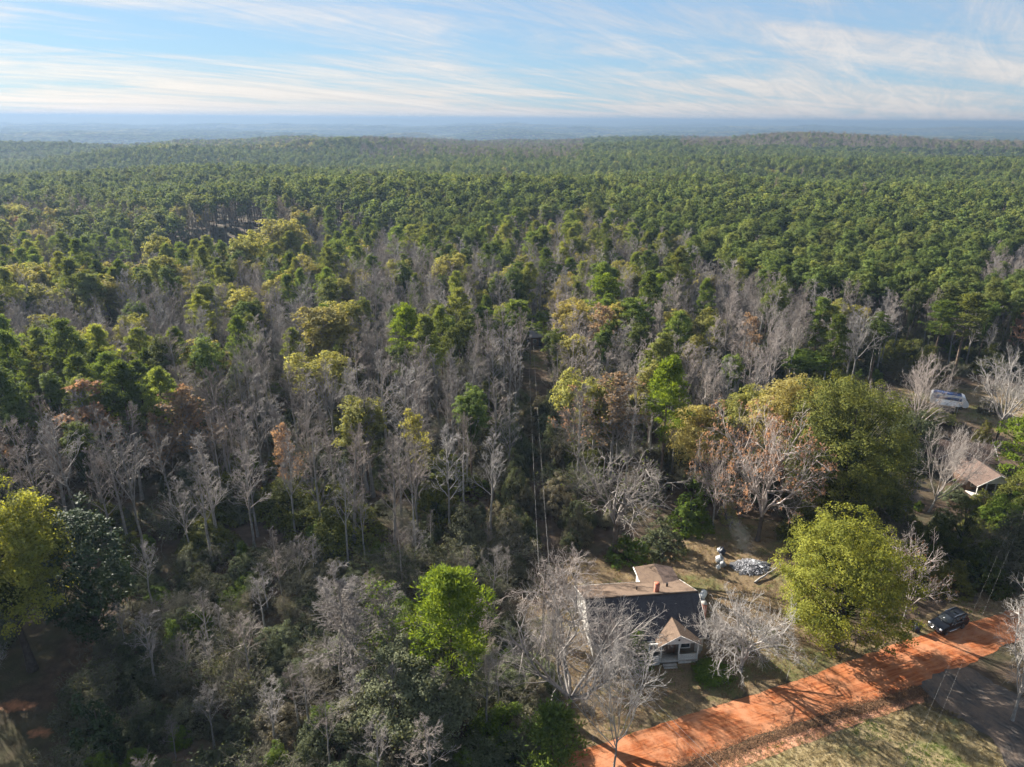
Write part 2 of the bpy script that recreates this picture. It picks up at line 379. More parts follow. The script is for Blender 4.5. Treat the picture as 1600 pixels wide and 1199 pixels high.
def clay_mat(name, a, b, d, along=True):
    """packed red clay: wheel streaks run along the road (UV u = metres along, v = metres across)"""
    m, nt, N, L = new_mat(name)
    uv = N.new('ShaderNodeUVMap'); uv.uv_map = 'UVMap'
    mp = N.new('ShaderNodeMapping'); mp.inputs['Scale'].default_value = (0.05, 1.7, 1) if along else (0.6, 0.6, 1)
    L.new(uv.outputs[0], mp.inputs[0])
    s = noise(N, L, mp.outputs[0], 1.6, 6, 0.65, 0.3)
    g = N.new('ShaderNodeNewGeometry')
    bl = noise(N, L, g.outputs['Position'], 0.45, 5, 0.65); fn = noise(N, L, g.outputs['Position'], 6.0, 5, 0.7)
    c = mixrgb(N, L, ramp(N, L, s, [(0.44, 0.0), (0.56, 1.0)]), a, b)
    c = mixrgb(N, L, ramp(N, L, bl, [(0.42, 0.0), (0.62, 0.85)]), c, d)
    c = mixrgb(N, L, ramp(N, L, fn, [(0.55, 0.0), (0.8, 0.45)]), c, tuple(q * 0.5 for q in a))
    p = node(N, 'ShaderNodeBsdfPrincipled', i_Roughness=0.9); p.inputs['Specular IOR Level'].default_value = 0.2; L.new(c, p.inputs['Base Color'])
    bp = node(N, 'ShaderNodeBump'); bp.inputs['Strength'].default_value = 0.6; bp.inputs['Distance'].default_value = 0.06
    ad = N.new('ShaderNodeMath'); ad.operation = 'ADD'; L.new(s, ad.inputs[0]); L.new(fn, ad.inputs[1])
    L.new(ad.outputs[0], bp.inputs['Height']); L.new(bp.outputs[0], p.inputs['Normal'])
    o = N.new('ShaderNodeOutputMaterial'); L.new(p.outputs[0], o.inputs[0])
clay_mat('red_clay', (0.230, 0.064, 0.020), (0.350, 0.125, 0.048), (0.370, 0.170, 0.088))
clay_mat('pale_clay', (0.420, 0.200, 0.115), (0.500, 0.270, 0.170), (0.360, 0.150, 0.075), False)
clay_mat('gravel', (0.055, 0.049, 0.045), (0.095, 0.083, 0.074), (0.160, 0.115, 0.085), True)
clay_mat('litter_band', (0.075, 0.045, 0.030), (0.150, 0.085, 0.052), (0.085, 0.075, 0.030), False)

# ------------------------------------------------------------------ mesh helpers
def mesh(name, V, faces, mat=None, tint=None, uv=None, smooth=False):
    """V (n,3); faces: list of (k,3) or (k,4) index arrays; tint: per vertex float; uv: per vertex (n,2)"""
    me = bpy.data.meshes.new(name)
    V = np.asarray(V, np.float32)
    me.vertices.add(len(V)); me.vertices.foreach_set('co', V.ravel())
    faces = [np.asarray(f, np.int32) for f in faces if len(f)]
    idx = np.concatenate([f.ravel() for f in faces]); tot = np.concatenate([np.full(len(f), f.shape[1], np.int32) for f in faces])
    me.loops.add(len(idx)); me.loops.foreach_set('vertex_index', idx)
    me.polygons.add(len(tot))
    me.polygons.foreach_set('loop_start', np.concatenate([[0], np.cumsum(tot)[:-1]]).astype(np.int32))
    me.polygons.foreach_set('loop_total', tot)
    if smooth: me.polygons.foreach_set('use_smooth', np.ones(len(tot), bool))
    if tint is not None:
        a = me.attributes.new('tint', 'FLOAT', 'POINT'); a.data.foreach_set('value', np.asarray(tint, np.float32))
    if uv is not None:
        l = me.uv_layers.new(name='UVMap'); l.data.foreach_set('uv', np.asarray(uv, np.float32)[idx].ravel())
    me.update(calc_edges=True)
    if mat: me.materials.append(M[mat])
    return me
def norm(a):
    return a / np.maximum(np.linalg.norm(a, axis=-1, keepdims=True), 1e-9)
def frame_of(d):
    ref = np.where(np.abs(d[:, 2:3]) > 0.9, np.array([[1.0, 0, 0]]), np.array([[0, 0, 1.0]]))
    u = norm(np.cross(d, ref)); return u, np.cross(d, u)
class Geo:
    def __init__(s): s.V = []; s.F = []; s.T = []; s.n = 0
    def add(s, V, F, tint=None):
        V = np.asarray(V, float); s.V.append(V); s.F.append(np.asarray(F) + s.n)
        s.T.append(np.zeros(len(V)) if tint is None else np.broadcast_to(tint, (len(V),))); s.n += len(V)
    def tubes(s, P0, P1, r0, r1, k=3, tint=None):
        P0 = np.asarray(P0, float); P1 = np.asarray(P1, float); n = len(P0)
        r0 = np.broadcast_to(r0, (n,)); r1 = np.broadcast_to(r1, (n,))
        u, w = frame_of(norm(P1 - P0)); a = np.arange(k) * 2 * np.pi / k
        ring = np.cos(a)[None, :, None] * u[:, None] + np.sin(a)[None, :, None] * w[:, None]
        V = np.concatenate([P0[:, None] + ring * r0[:, None, None], P1[:, None] + ring * r1[:, None, None]], 1)
        b = (np.arange(n) * 2 * k)[:, None]; i = np.arange(k); j = (i + 1) % k
        F = np.stack([b + i, b + j, b + k + j, b + k + i], -1).reshape(-1, 4)
        t = None if tint is None else np.repeat(np.broadcast_to(tint, (n,)), 2 * k)
        s.add(V.reshape(-1, 3), F, t)
    def polytube(s, P, r, k=6, cap=True):
        P = np.asarray(P, float); n = len(P); r = np.broadcast_to(r, (n,))
        d = np.gradient(P, axis=0); u, w = frame_of(norm(d))
        for i in range(1, n):                                   # keep the frame from flipping
            if np.dot(u[i], u[i - 1]) < 0: u[i] *= -1; w[i] *= -1
        a = np.arange(k) * 2 * np.pi / k
        V = P[:, None] + (np.cos(a)[None, :, None] * u[:, None] + np.sin(a)[None, :, None] * w[:, None]) * r[:, None, None]
        b = (np.arange(n - 1) * k)[:, None]; i = np.arange(k); j = (i + 1) % k
        F = np.stack([b + i, b + j, b + k + j, b + k + i], -1).reshape(-1, 4)
        s.add(V.reshape(-1, 3), F)
    def cards(s, C, D, Nn, ln, wd, tint):
        """one leaf-shaped quad (kite) per centre: D = long axis, Nn = rough normal"""
        n = len(C); D = norm(D); S = norm(np.cross(D, Nn)); ln = np.broadcast_to(ln, (n,))[:, None]; wd = np.broadcast_to(wd, (n,))[:, None]
        N2 = np.cross(S, D)
        V = np.stack([C - D * ln * 0.5, C + S * wd * 0.5 + N2 * wd * 0.12, C + D * ln * 0.5, C - S * wd * 0.5 + N2 * wd * 0.12], 1)
        b = (np.arange(n) * 4)[:, None] + np.arange(4)
        s.add(V.reshape(-1, 3), b, np.repeat(np.broadcast_to(tint, (n,)), 4))
    def box(s, x0, x1, y0, y1, z0, z1):
        V = [(x, y, z) for z in (z0, z1) for y in (y0, y1) for x in (x0, x1)]
        s.add(V, [(0, 2, 3, 1), (4, 5, 7, 6), (0, 1, 5, 4), (2, 6, 7, 3), (0, 4, 6, 2), (1, 3, 7, 5)])
    def build(s, name, mat, smooth=False):
        q = [f for f in s.F if f.shape[1] == 4]; t = [f for f in s.F if f.shape[1] == 3]
        F = ([np.concatenate(q)] if q else []) + ([np.concatenate(t)] if t else [])
        return mesh(name, np.concatenate(s.V), F, mat, np.concatenate(s.T), smooth=smooth)
def rdir(r, n):
    return norm(r.normal(size=(n, 3)))

def link(name, me, parent=None, loc=(0, 0, 0)):
    o = bpy.data.objects.new(name, me); COL.objects.link(o)
    o.location = loc
    if parent is not None: o.parent = parent
    return o
def empty(name, loc, rz=0.0, scale=(1, 1, 1)):
    o = bpy.data.objects.new(name, None); COL.objects.link(o)
    o.location = loc; o.rotation_euler = (0, 0, rz); o.scale = scale; o.empty_display_size = 0.3
    return o
def tag(o, label=None, cat=None, group=None, kind=None):
    if label: o['label'] = label
    if cat: o['category'] = cat
    if group: o['group'] = group
    if kind: o['kind'] = kind
    return o

# ------------------------------------------------------------------ ground, road, drive
def gpoly(pix):
    return [tuple(un(*p)[:2]) for p in pix]
YARD = gpoly([(830, 905), (870, 880), (915, 872), (960, 878), (1060, 862), (1090, 828), (1130, 800), (1215, 812), (1262, 930), (1300, 1012), (1440, 968), (1520, 935), (1600, 890), (1660, 880), (1640, 960), (1540, 972), (1440, 992), (1250, 1062), (1100, 1114), (905, 1180), (880, 1130), (830, 1010)])
YARD2 = gpoly([(1395, 640), (1410, 600), (1500, 595), (1640, 610), (1660, 690), (1600, 690), (1530, 655), (1460, 655)])
YARD3 = gpoly([(812, 575), (815, 548), (852, 548), (852, 578)])
YARD4 = gpoly([(-40, 1199), (-40, 1060), (40, 1035), (100, 1010), (130, 1030), (90, 1100), (60, 1180), (60, 1250), (-40, 1250)])
LAWN = gpoly([(1000, 1240), (1120, 1190), (1300, 1135), (1440, 1092), (1500, 1110), (1560, 1170), (1640, 1240), (1500, 1400), (1000, 1400)])
CLAYP = [tuple(un(30, 1110)[:2]), tuple(un(65, 1150)[:2])]
CLEAR = un(340, 402)[:2]
def build_ground():
    th = np.concatenate([np.radians(np.linspace(-78, 78, 420)), np.radians(np.linspace(82, 278, 50))])
    rr = np.concatenate([[0.01], np.geomspace(6, 46, 12), np.arange(46.9, 175, 0.9), np.geomspace(177, 19000, 110)])
    T, RR = np.meshgrid(th, rr)
    X = RR * np.sin(T); Y = RR * np.cos(T)
    Z = terrain(X, Y)
    rag = 1.2
    jx = X + rag * (vnoise(X / 1.7, Y / 1.7, 3) - 0.5) * 2; jy = Y + rag * (vnoise(X / 1.7, Y / 1.7, 4) - 0.5) * 2
    yard = (in_poly(jx, jy, YARD) | in_poly(jx, jy, YARD2) | in_poly(jx, jy, YARD3)).astype(float)
    lawn = in_poly(jx, jy, LAWN).astype(float)
    clay = np.maximum(np.exp(-((X - CLAYP[0][0]) / 3) ** 2 - ((Y - CLAYP[0][1]) / 1.3) ** 2), np.exp(-((X - CLAYP[1][0]) / 2.0) ** 2 - ((Y - CLAYP[1][1]) / 1.0) ** 2)) * 0.62
    woods = sstep(500, 1200, np.hypot(X, Y))
    nt_, nr = len(th), len(rr)
    i = np.arange(nr - 1)[:, None] * nt_; j = np.arange(nt_)[None]; j2 = (j + 1) % nt_
    F = np.stack([i + j, i + nt_ + j, i + nt_ + j2, i + j2], -1).reshape(-1, 4)
    me = mesh('ground', np.stack([X, Y, Z], -1).reshape(-1, 3), [F], 'ground_cover', smooth=True)
    for nm, a in (('yard', yard), ('lawn', lawn), ('clay', clay), ('woods', woods)):
        at = me.attributes.new(nm, 'FLOAT', 'POINT'); at.data.foreach_set('value', a.ravel().astype(np.float32))
    tag(link('ground', me), 'leaf-littered ground with dry grass yards and wooded hills beyond', 'ground', kind='structure')
build_ground()

def interp_line(P, step=0.45):
    P = np.array(P, float); d = np.concatenate([[0], np.cumsum(np.linalg.norm(np.diff(P, axis=0), axis=1))])
    n = max(2, int(d[-1] / step)); s = np.linspace(0, d[-1], n)
    # smooth the polyline with a Catmull-Rom-like resample
    xs = np.interp(s, d, P[:, 0]); ys = np.interp(s, d, P[:, 1])
    k = 15; ker = np.hanning(k + 2)[1:-1]; ker /= ker.sum()
    def sm(a):
        p = np.concatenate([2 * a[0] - a[k // 2:0:-1], a, 2 * a[-1] - a[-2:-k // 2 - 1:-1]]); return np.convolve(p, ker, 'valid')
    return np.stack([sm(xs), sm(ys)], 1), s
def strip(name, L0, L1, z, mat, nv=11, crown=0.0, jag=0.25, seed=0, bumps=0.0):
    """a ragged-edged strip between two edge lines (left, right) sampled at the same count"""
    a, s = interp_line(L0); n = len(a)
    b0, sb = interp_line(L1); b = np.stack([np.interp(np.linspace(0, 1, n), np.linspace(0, 1, len(b0)), b0[:, c]) for c in (0, 1)], 1)
    dv = b - a; w = np.linalg.norm(dv, axis=1, keepdims=True); dn = dv / w
    a = a + dn * (fbm(s / 1.3, s * 0, seed, 3)[:, None] - 0.5) * 2 * jag; b = b + dn * (fbm(s / 1.3, s * 0 + 9, seed, 3)[:, None] - 0.5) * 2 * jag
    t = np.linspace(0, 1, nv)
    P = a[:, None] * (1 - t)[None, :, None] + b[:, None] * t[None, :, None]
    Z = z + crown * (1 - (2 * t - 1) ** 2)[None] + bumps * (fbm(P[..., 0] * 1.2, P[..., 1] * 1.2, seed + 5, 3) - 0.3)
    V = np.concatenate([P, np.broadcast_to(Z, P.shape[:2])[..., None]], -1).reshape(-1, 3)
    UV = np.stack([np.broadcast_to(s[:, None], P.shape[:2]), t[None] * w], -1).reshape(-1, 2)
    i = np.arange(n - 1)[:, None] * nv + np.arange(nv - 1)[None]
    F = np.stack([i, i + nv, i + nv + 1, i + 1], -1).reshape(-1, 4)
    return mesh(name, V, [F], mat, uv=UV, smooth=True)
g2 = lambda *p: [tuple(un(*q)[:2]) for q in p]
road_up = g2((700, 1245), (880, 1182), (1000, 1142), (1100, 1108), (1250, 1060), (1350, 1022), (1440, 988), (1540, 962), (1640, 930), (1800, 880))
road_lo = g2((860, 1275), (1060, 1199), (1180, 1150), (1300, 1110), (1390, 1084), (1452, 1062), (1500, 1042), (1570, 1005), (1660, 965), (1800, 910))
tag(link('dirt_road', strip('dirt_road', road_up, road_lo, 0.012, 'red_clay', 17, 0.07, 0.28, 2, 0.03)), 'orange red clay road crossing the lower right corner', 'road', kind='structure')
d_up = g2((880, 1268), (1075, 1197), (1190, 1152), (1300, 1115), (1385, 1090), (1440, 1072))
d_lo = g2((895, 1282), (1085, 1203), (1196, 1160), (1306, 1123), (1394, 1096), (1444, 1081))
tag(link('roadside_ditch', strip('roadside_ditch', d_up, d_lo, 0.030, 'litter_band', 7, -0.02, 0.3, 3, 0.08)), 'dark leaf-filled ditch along the near edge of the clay road', 'ditch', kind='structure')
k_lo = g2((930, 1300), (1130, 1213), (1220, 1174), (1320, 1136), (1405, 1106), (1448, 1092))
tag(link('clay_bank', strip('clay_bank', d_lo, k_lo, 0.010, 'pale_clay', 5, 0.02, 0.22, 4, 0.03)), 'bare pinkish clay bank between ditch and lawn', 'bank', kind='structure')
v_l = g2((1436, 1052), (1448, 1080), (1500, 1110), (1560, 1165), (1620, 1225), (1700, 1300))
v_r = g2((1500, 1030), (1530, 1046), (1590, 1075), (1660, 1120), (1740, 1170), (1850, 1240))
tag(link('gravel_driveway', strip('gravel_driveway', v_l, v_r, 0.005, 'gravel', 15, 0.03, 0.9, 6, 0.03)), 'dark grey gravel driveway joining the clay road', 'driveway', kind='structure')

# ------------------------------------------------------------------ tree prototypes (real metres, copied and scaled)
def trunk_mesh(r, h, r0, r1, mat, bend=0.15, k=7, n=9, lean=(0, 0)):
    t = np.linspace(0, 1, n)
    P = np.stack([lean[0] * t ** 1.3 + np.cumsum(r.normal(0, bend / 3, n)) * (t > 0), lean[1] * t ** 1.3 + np.cumsum(r.normal(0, bend / 3, n)) * (t > 0), t * h], 1)
    rad = r0 * (1 - t) + r1 * t; rad[0] *= 1.45; P[0, 2] = -0.3
    g = Geo(); g.polytube(P, rad, k); return g.build('trunk', mat, True), P, rad
def puff(g, r, C, rad, n, ln, wd, up=0.35, flat=0.75, spread=0.5, cc=None, tang=False):
    """needle or leaf tufts on and in small clumps C; leaves face outward from clump and crown, with scatter"""
    m = len(C)
    d = rdir(r, m * n); d[:, 2] = np.where(d[:, 2] < -0.35, -d[:, 2], d[:, 2])
    rr = np.repeat(np.broadcast_to(rad, (m,)), n)
    q = r.random(m * n) ** 0.40
    p = np.repeat(C, n, 0) + d * (rr * q)[:, None] * np.array([1, 1, flat])
    out = d if cc is None else norm(d * 0.7 + norm(p - np.asarray(cc)) * 0.7)
    nn = norm(out + np.array([0, 0, 0.25]) + r.normal(0, 0.45, (m * n, 3)))
    if tang: ax = norm(np.cross(nn, rdir(r, m * n)))
    else: ax = norm(d + np.array([0, 0, up]) + r.normal(0, spread, (m * n, 3)))
    tint = np.clip(np.repeat(r.random(m), n) * 0.55 + r.random(m * n) * 0.45, 0, 1)
    g.cards(p, ax, nn, ln * r.uniform(0.7, 1.35, m * n), wd * r.uniform(0.7, 1.35, m * n), tint)
def make_pine(seed, h=20.0, crown0=0.48, rad=2.7, n_br=58, per=40, ln=0.40, wd=0.13, needles='pine_needles', lod=0):
    r = np.random.default_rng(seed)
    tm, P, tr = trunk_mesh(r, h * 0.985, 0.21, 0.04, 'pine_bark', 0.10, 6 if lod == 0 else 4, 9 if lod == 0 else 4)
    t = np.sort(crown0 + (1 - crown0) * r.random(n_br) ** 0.85)
    prof = np.sin(np.pi * np.clip((t - crown0) / (1 - crown0), 0, 1) ** 0.8 * 0.86 + 0.30) ** 0.8
    az = np.arange(n_br) * 2.4 + r.normal(0, 0.4, n_br)
    L = rad * prof * r.uniform(0.6, 1.15, n_br)
    base = np.stack([np.interp(t * h, P[:, 2], P[:, 0]), np.interp(t * h, P[:, 2], P[:, 1]), t * h], 1)
    el = 0.15 + 0.75 * (t - crown0) / (1 - crown0) + r.normal(0, 0.12, n_br)
    d = np.stack([np.cos(az) * np.cos(el), np.sin(az) * np.cos(el), np.sin(el)], 1)
    tip = base + d * L[:, None]
    g = Geo()
    if lod == 0: g.tubes(base, tip, 0.045, 0.015, 3, 0.0)
    C = [tip + r.normal(0, 0.12, tip.shape)]
    if lod == 0:
        C.append(base + d * (L * r.uniform(0.5, 0.75, n_br))[:, None] + r.normal(0, 0.35, tip.shape))
        C.append(tip + np.cross(d, [0, 0, 1]) * r.uniform(-0.75, 0.75, (n_br, 1)) + r.normal(0, 0.15, tip.shape))
    C.append(np.array([[P[-1, 0], P[-1, 1], h * 0.985], [P[-1, 0] + .2, P[-1, 1], h * 0.96]]))
    C = np.concatenate(C)
    puff(g, r, C, r.uniform(0.45, 0.90, len(C)), per, ln, wd, cc=(0, 0, h * (crown0 * 0.5 + 0.45)))
    return dict(trunk=tm, crown=g.build('crown', needles), h=h)

def grow(r, P, D, L, Rd, k, wob, trop):
    pts = [P]; d = D; dirs = []
    for i in range(k):
        d = norm(d + r.normal(0, wob, d.shape) + np.array([0, 0, trop])); dirs.append(d)
        pts.append(pts[-1] + d * (L / k)[:, None])
    return np.stack(pts, 1), np.stack(dirs, 1)
def offshoot(r, pts, dirs, L, m, t0, ang, asp):
    """m children per branch, spaced along it"""
    n, k1, _ = pts.shape; k = k1 - 1
    t = np.clip((np.arange(m)[None] + r.random((n, m))) / m * (1 - t0) + t0, 0, 0.999)
    x = t * k; i = x.astype(int); f = (x - i)[..., None]; a = np.arange(n)[:, None]
    p = pts[a, i] * (1 - f) + pts[a, i + 1] * f; d = dirs[a, i]
    u, w = frame_of(d.reshape(-1, 3)); ph = r.random(n * m) * 2 * np.pi
    th = ang + r.normal(0, 0.16, n * m)
    nd = d.reshape(-1, 3) * np.cos(th)[:, None] + (u * np.cos(ph)[:, None] + w * np.sin(ph)[:, None]) * np.sin(th)[:, None]
    nL = np.repeat(L, m) * asp * (1.15 - 0.62 * t.ravel()) * r.uniform(0.7, 1.25, n * m)
    return p.reshape(-1, 3), norm(nd), nL, t
def make_bare(seed, h=18.0, r0=0.20, crown0=0.38, spread=0.24, n1=20, n2=6, n3=5, n4=3, ang=0.68, fork=False, wob=0.11, trop=0.05, tw=0.020,
              twig='bare_twigs', bark='grey_bark', leaves=0, leafmat='orange_leaves', leaf_ln=0.34, leaf_r=0.45, lod=0):
    r = np.random.default_rng(seed)
    if fork:
        ht = h * crown0
        tm, P, tr = trunk_mesh(r, ht, r0, r0 * 0.72, bark, 0.12, 7, 6)
        B = np.repeat(P[-1:][:], n1, 0) - np.array([0, 0, 1]) * r.uniform(0, ht * 0.3, (n1, 1))
        az = np.arange(n1) * 2.4 + r.normal(0, 0.3, n1); el = r.uniform(0.60, 1.40, n1)
        D = np.stack([np.cos(az) * np.cos(el), np.sin(az) * np.cos(el), np.sin(el)], 1)
        L = (h - ht) * r.uniform(0.85, 1.1, n1) * (0.72 + 0.28 * np.sin(el)) * np.where(el < 0.9, spread * 4, 1.0)
        Rb = np.full(n1, r0 * 0.50)
    else:
        tm, P, tr = trunk_mesh(r, h * 0.93, r0, 0.035, bark, 0.22, 6 if lod == 0 else 4, 9 if lod == 0 else 5, (r.normal(0, .5), r.normal(0, .5)))
        t = crown0 + (1 - crown0) * (np.arange(n1) + r.random(n1)) / n1
        B = np.stack([np.interp(t * h * 0.93, P[:, 2], P[:, c]) for c in range(3)], 1)
        az = np.arange(n1) * 2.4 + r.normal(0, 0.4, n1); el = r.uniform(0.70, 1.12, n1) + 0.22 * t
        D = np.stack([np.cos(az) * np.cos(el), np.sin(az) * np.cos(el), np.sin(el)], 1)
        L = h * spread * (1.25 - 0.75 * (t - crown0) / (1 - crown0)) * r.uniform(0.7, 1.2, n1)
        Rb = 0.32 * r0 * (1.3 - (t - crown0) / (1 - crown0))
    g = Geo()
    def put(pts, r_a, r_b, k):
        n, k1, _ = pts.shape; q = np.linspace(0, 1, k1)
        ra = r_a[:, None] * (1 - q[:-1]) + r_b[:, None] * q[:-1]; rb = r_a[:, None] * (1 - q[1:]) + r_b[:, None] * q[1:]
        g.tubes(pts[:, :-1].reshape(-1, 3), pts[:, 1:].reshape(-1, 3), ra.ravel(), rb.ravel(), k)
    p1, d1 = grow(r, B, D, L, Rb, 6, wob, trop); put(p1, Rb, Rb * 0.3, 4 if lod == 0 else 3)
    P2, D2, L2, _ = offshoot(r, p1, d1, L, n2, 0.22, ang, 0.52)
    R2 = np.repeat(Rb, n2) * 0.38
    p2, d2 = grow(r, P2, D2, L2, R2, 4, wob * 1.2, trop); put(p2, np.maximum(R2, tw * 1.3), np.full(len(R2), tw), 3)
    P3, D3, L3, _ = offshoot(r, p2, d2, L2, n3, 0.18, ang, 0.52)
    p3, d3 = grow(r, P3, D3, L3, L3, 2, wob * 1.3, trop); put(p3, np.full(len(L3), tw), np.full(len(L3), tw * 0.75), 3)
    if n4:
        P4, D4, L4, _ = offshoot(r, p3, d3, L3, n4, 0.2, ang, 0.6)
        p4, d4 = grow(r, P4, D4, np.maximum(L4, 0.25), L4, 1, 0.1, trop); put(p4, np.full(len(L4), tw * 0.75), np.full(len(L4), tw * 0.5), 3)
    res = dict(trunk=tm, branches=g.build('branches', twig), h=h)
    if leaves:
        lg = Geo(); tips = p3[:, -1]
        tips = tips[vnoise(tips[:, 0] * 0.35 + seed, tips[:, 1] * 0.35 + tips[:, 2] * 0.3, seed) > 0.42] if leaves < 30 else tips
        puff(lg, r, tips, leaf_r, max(1, leaves), leaf_ln, leaf_ln * 0.6, 0.1, 0.9, 0.9)
        res['foliage'] = lg.build('foliage', leafmat)
    return res
def make_leafy(seed, h=14.0, rx=4.0, crown0=0.25, mat='yellow_green_leaves', n_cl=150, per=34, ln=0.42, wd=0.27, cl=0.75, r0=0.25, bark='grey_bark', lumps=9, shape='round', stems=True, up=0.15, open_=0.0):
    r = np.random.default_rng(seed)
    tm, P, tr = trunk_mesh(r, h * 0.8, r0, 0.05, bark, 0.25, 7, 8)
    cz = h * (crown0 + (1 - crown0) * 0.46); rz = h * (1 - crown0) * 0.54
    # a few lobes make the outline uneven
    ld = rdir(r, lumps); ld[:, 2] = np.abs(ld[:, 2]) * 1.1 - 0.35
    lc = np.array([0, 0, cz]) + ld * np.array([rx * 0.55, rx * 0.55, rz * 0.62]); lr = r.uniform(0.36, 0.58, lumps)
    which = r.integers(0, lumps, n_cl)
    d = rdir(r, n_cl); d[:, 2] = np.where(d[:, 2] < -0.45, -d[:, 2], d[:, 2])
    q = r.random(n_cl) ** 0.33
    C = lc[which] + d * (lr[which] * q)[:, None] * np.array([rx, rx, rz])
    if shape == 'cone':
        zz = crown0 * h + (1 - crown0) * h * (1 - (1 - r.random(n_cl)) ** 0.55)
        f = (1 - (zz - crown0 * h) / ((1 - crown0) * h)) ** 0.75
        az = r.random(n_cl) * 6.283; rad = rx * (0.12 + f) * (0.45 + 0.55 * r.random(n_cl) ** 0.4) * (1 + 0.22 * np.sin(az * 3 + zz))
        C = np.stack([rad * np.cos(az), rad * np.sin(az), zz], 1)
    if shape == 'dome':
        nl = lumps + 28; q_ = np.arange(nl) + 0.5; lz = 1 - 1.84 * q_ / nl; la = q_ * 2.39996          # lobes spread evenly, then jittered
        ld = norm(np.stack([np.sqrt(1 - lz ** 2) * np.cos(la), np.sqrt(1 - lz ** 2) * np.sin(la), lz], 1) + r.normal(0, 0.16, (nl, 3)))
        ext = np.array([rx, rx, h * (0.5 - crown0 * 0.4)]); lc = ld * r.uniform(0.50, 0.72, (nl, 1)); lr = r.uniform(0.26, 0.42, nl)
        w_ = r.integers(0, nl, n_cl); d = norm(rdir(r, n_cl) + ld[w_] * 0.7)
        C = np.array([0, 0, h * (0.5 + crown0 * 0.4)]) + (lc[w_] + d * (lr[w_] * r.random(n_cl) ** 0.3)[:, None]) * ext
    if shape == 'mound':
        az = r.random(n_cl) * 6.283; s = r.random(n_cl) ** 0.5
        topz = h * (1 - s ** 1.8) * (0.45 + 0.85 * vnoise(s * np.cos(az) * 3 + seed, s * np.sin(az) * 3, seed))
        C = np.stack([rx * s * np.cos(az), rx * s * np.sin(az), topz * (1 - 0.55 * r.random(n_cl) ** 2.5)], 1)
    C[:, 2] = np.maximum(C[:, 2], 0.15)
    g = Geo()
    if stems:
        core = np.stack([np.interp(C[:, 2] * 0.6, P[:, 2], P[:, c]) for c in range(3)], 1); core[:, 2] = np.minimum(core[:, 2], h * 0.78)
        g.tubes(core[::2], C[::2], 0.05, 0.015, 3, 0.0)
    puff(g, r, C, r.uniform(0.6, 1.25, n_cl) * cl, per, ln, wd, up, 0.8, 0.8, cc=(0, 0, cz * 0.8 if shape != 'mound' else 0.0), tang=True)
    return dict(trunk=tm, crown=g.build('crown', mat), h=h)

PINES = [make_pine(100 + i, 20.0, c0, rd, nb) for i, (c0, rd, nb) in enumerate([(0.50, 2.6, 58), (0.56, 2.9, 54), (0.42, 2.5, 64), (0.60, 3.1, 52), (0.47, 2.9, 60), (0.38, 3.2, 70)])]
PLANT = [make_leafy(210 + i, 20.0, rx, 0.48, 'plantation_needles', 130, 44, 0.34, 0.17, 0.62, 0.20, 'pine_bark', 10) for i, rx in enumerate([3.0, 3.3, 2.7, 3.1])]
FARP = [make_leafy(200 + i, 20.0, rx, 0.48, 'plantation_needles', 70, 18, 0.62, 0.40, 0.75, 0.20, 'pine_bark', 8, stems=False) for i, rx in enumerate([2.9, 3.2, 2.7, 3.4])]
BARES = [make_bare(300 + i, 18.0, 0.20, c0, sp, n1, 5, 5, 3, tw=0.0155) for i, (c0, sp, n1) in enumerate([(0.38, 0.22, 15), (0.45, 0.20, 15), (0.32, 0.24, 17), (0.50, 0.25, 13), (0.40, 0.17, 18), (0.28, 0.21, 18), (0.46, 0.28, 13)])]
BARES += [make_bare(330 + i, 17.0, 0.24, 0.30, 0.15, 22, 6, 5, 2, tw=0.015) for i in range(2)]
FARB = [make_bare(350 + i, 17.0, 0.2, 0.35, 0.26, 14, 5, 4, 0, tw=0.040, lod=1, twig='far_twigs', bark='far_twigs') for i in range(3)]
ORANGE = [make_bare(360 + i, 15.0, 0.19, 0.35, 0.24, 16, 5, 4, 2, leaves=5) for i in range(2)]
LEAFY = [make_leafy(400 + i, 15.0, rx, 0.30, 'yellow_green_leaves', 150, 46, 0.30, 0.20, 0.8) for i, rx in enumerate([3.4, 4.0, 3.0, 4.4])]
FARL = [make_leafy(420 + i, 15.0, rx, 0.25, 'yellow_green_leaves', 60, 16, 0.95, 0.7, 0.9, stems=False) for i, rx in enumerate([3.8, 4.4])]
CEDARS = [make_leafy(430 + i, 10.0, rx, 0.04, 'cedar_leaves', 230, 40, 0.24, 0.11, 0.45, 0.16, 'dark_bark', shape='cone', up=0.5) for i, rx in enumerate([2.2, 2.7, 2.0])]
MOUNDS = [make_leafy(450 + i, 4.5, rx, 0.0, 'vine_leaves', 190, 48, 0.17, 0.11, 0.50, 0.06, 'dark_bark', shape='mound', up=0.0) for i, rx in enumerate([2.6, 3.2, 2.1, 2.8, 3.6])]
TANGLES = [make_bare(470 + i, 4.0, 0.06, 0.05, 0.34, 22, 6, 5, 2, 0.9, True, 0.30, -0.03, 0.014, 'vine_twigs', 'dark_bark', leaves=lv, leafmat='vine_leaves', leaf_ln=0.20) for i, lv in enumerate([3, 0, 4])]
SHRUBS = [make_leafy(480 + i, 3.0, rx, 0.0, 'shrub_leaves', 80, 40, 0.16, 0.10, 0.38, 0.05, 'dark_bark', shape='mound') for i, rx in enumerate([1.3, 1.7, 1.1])]

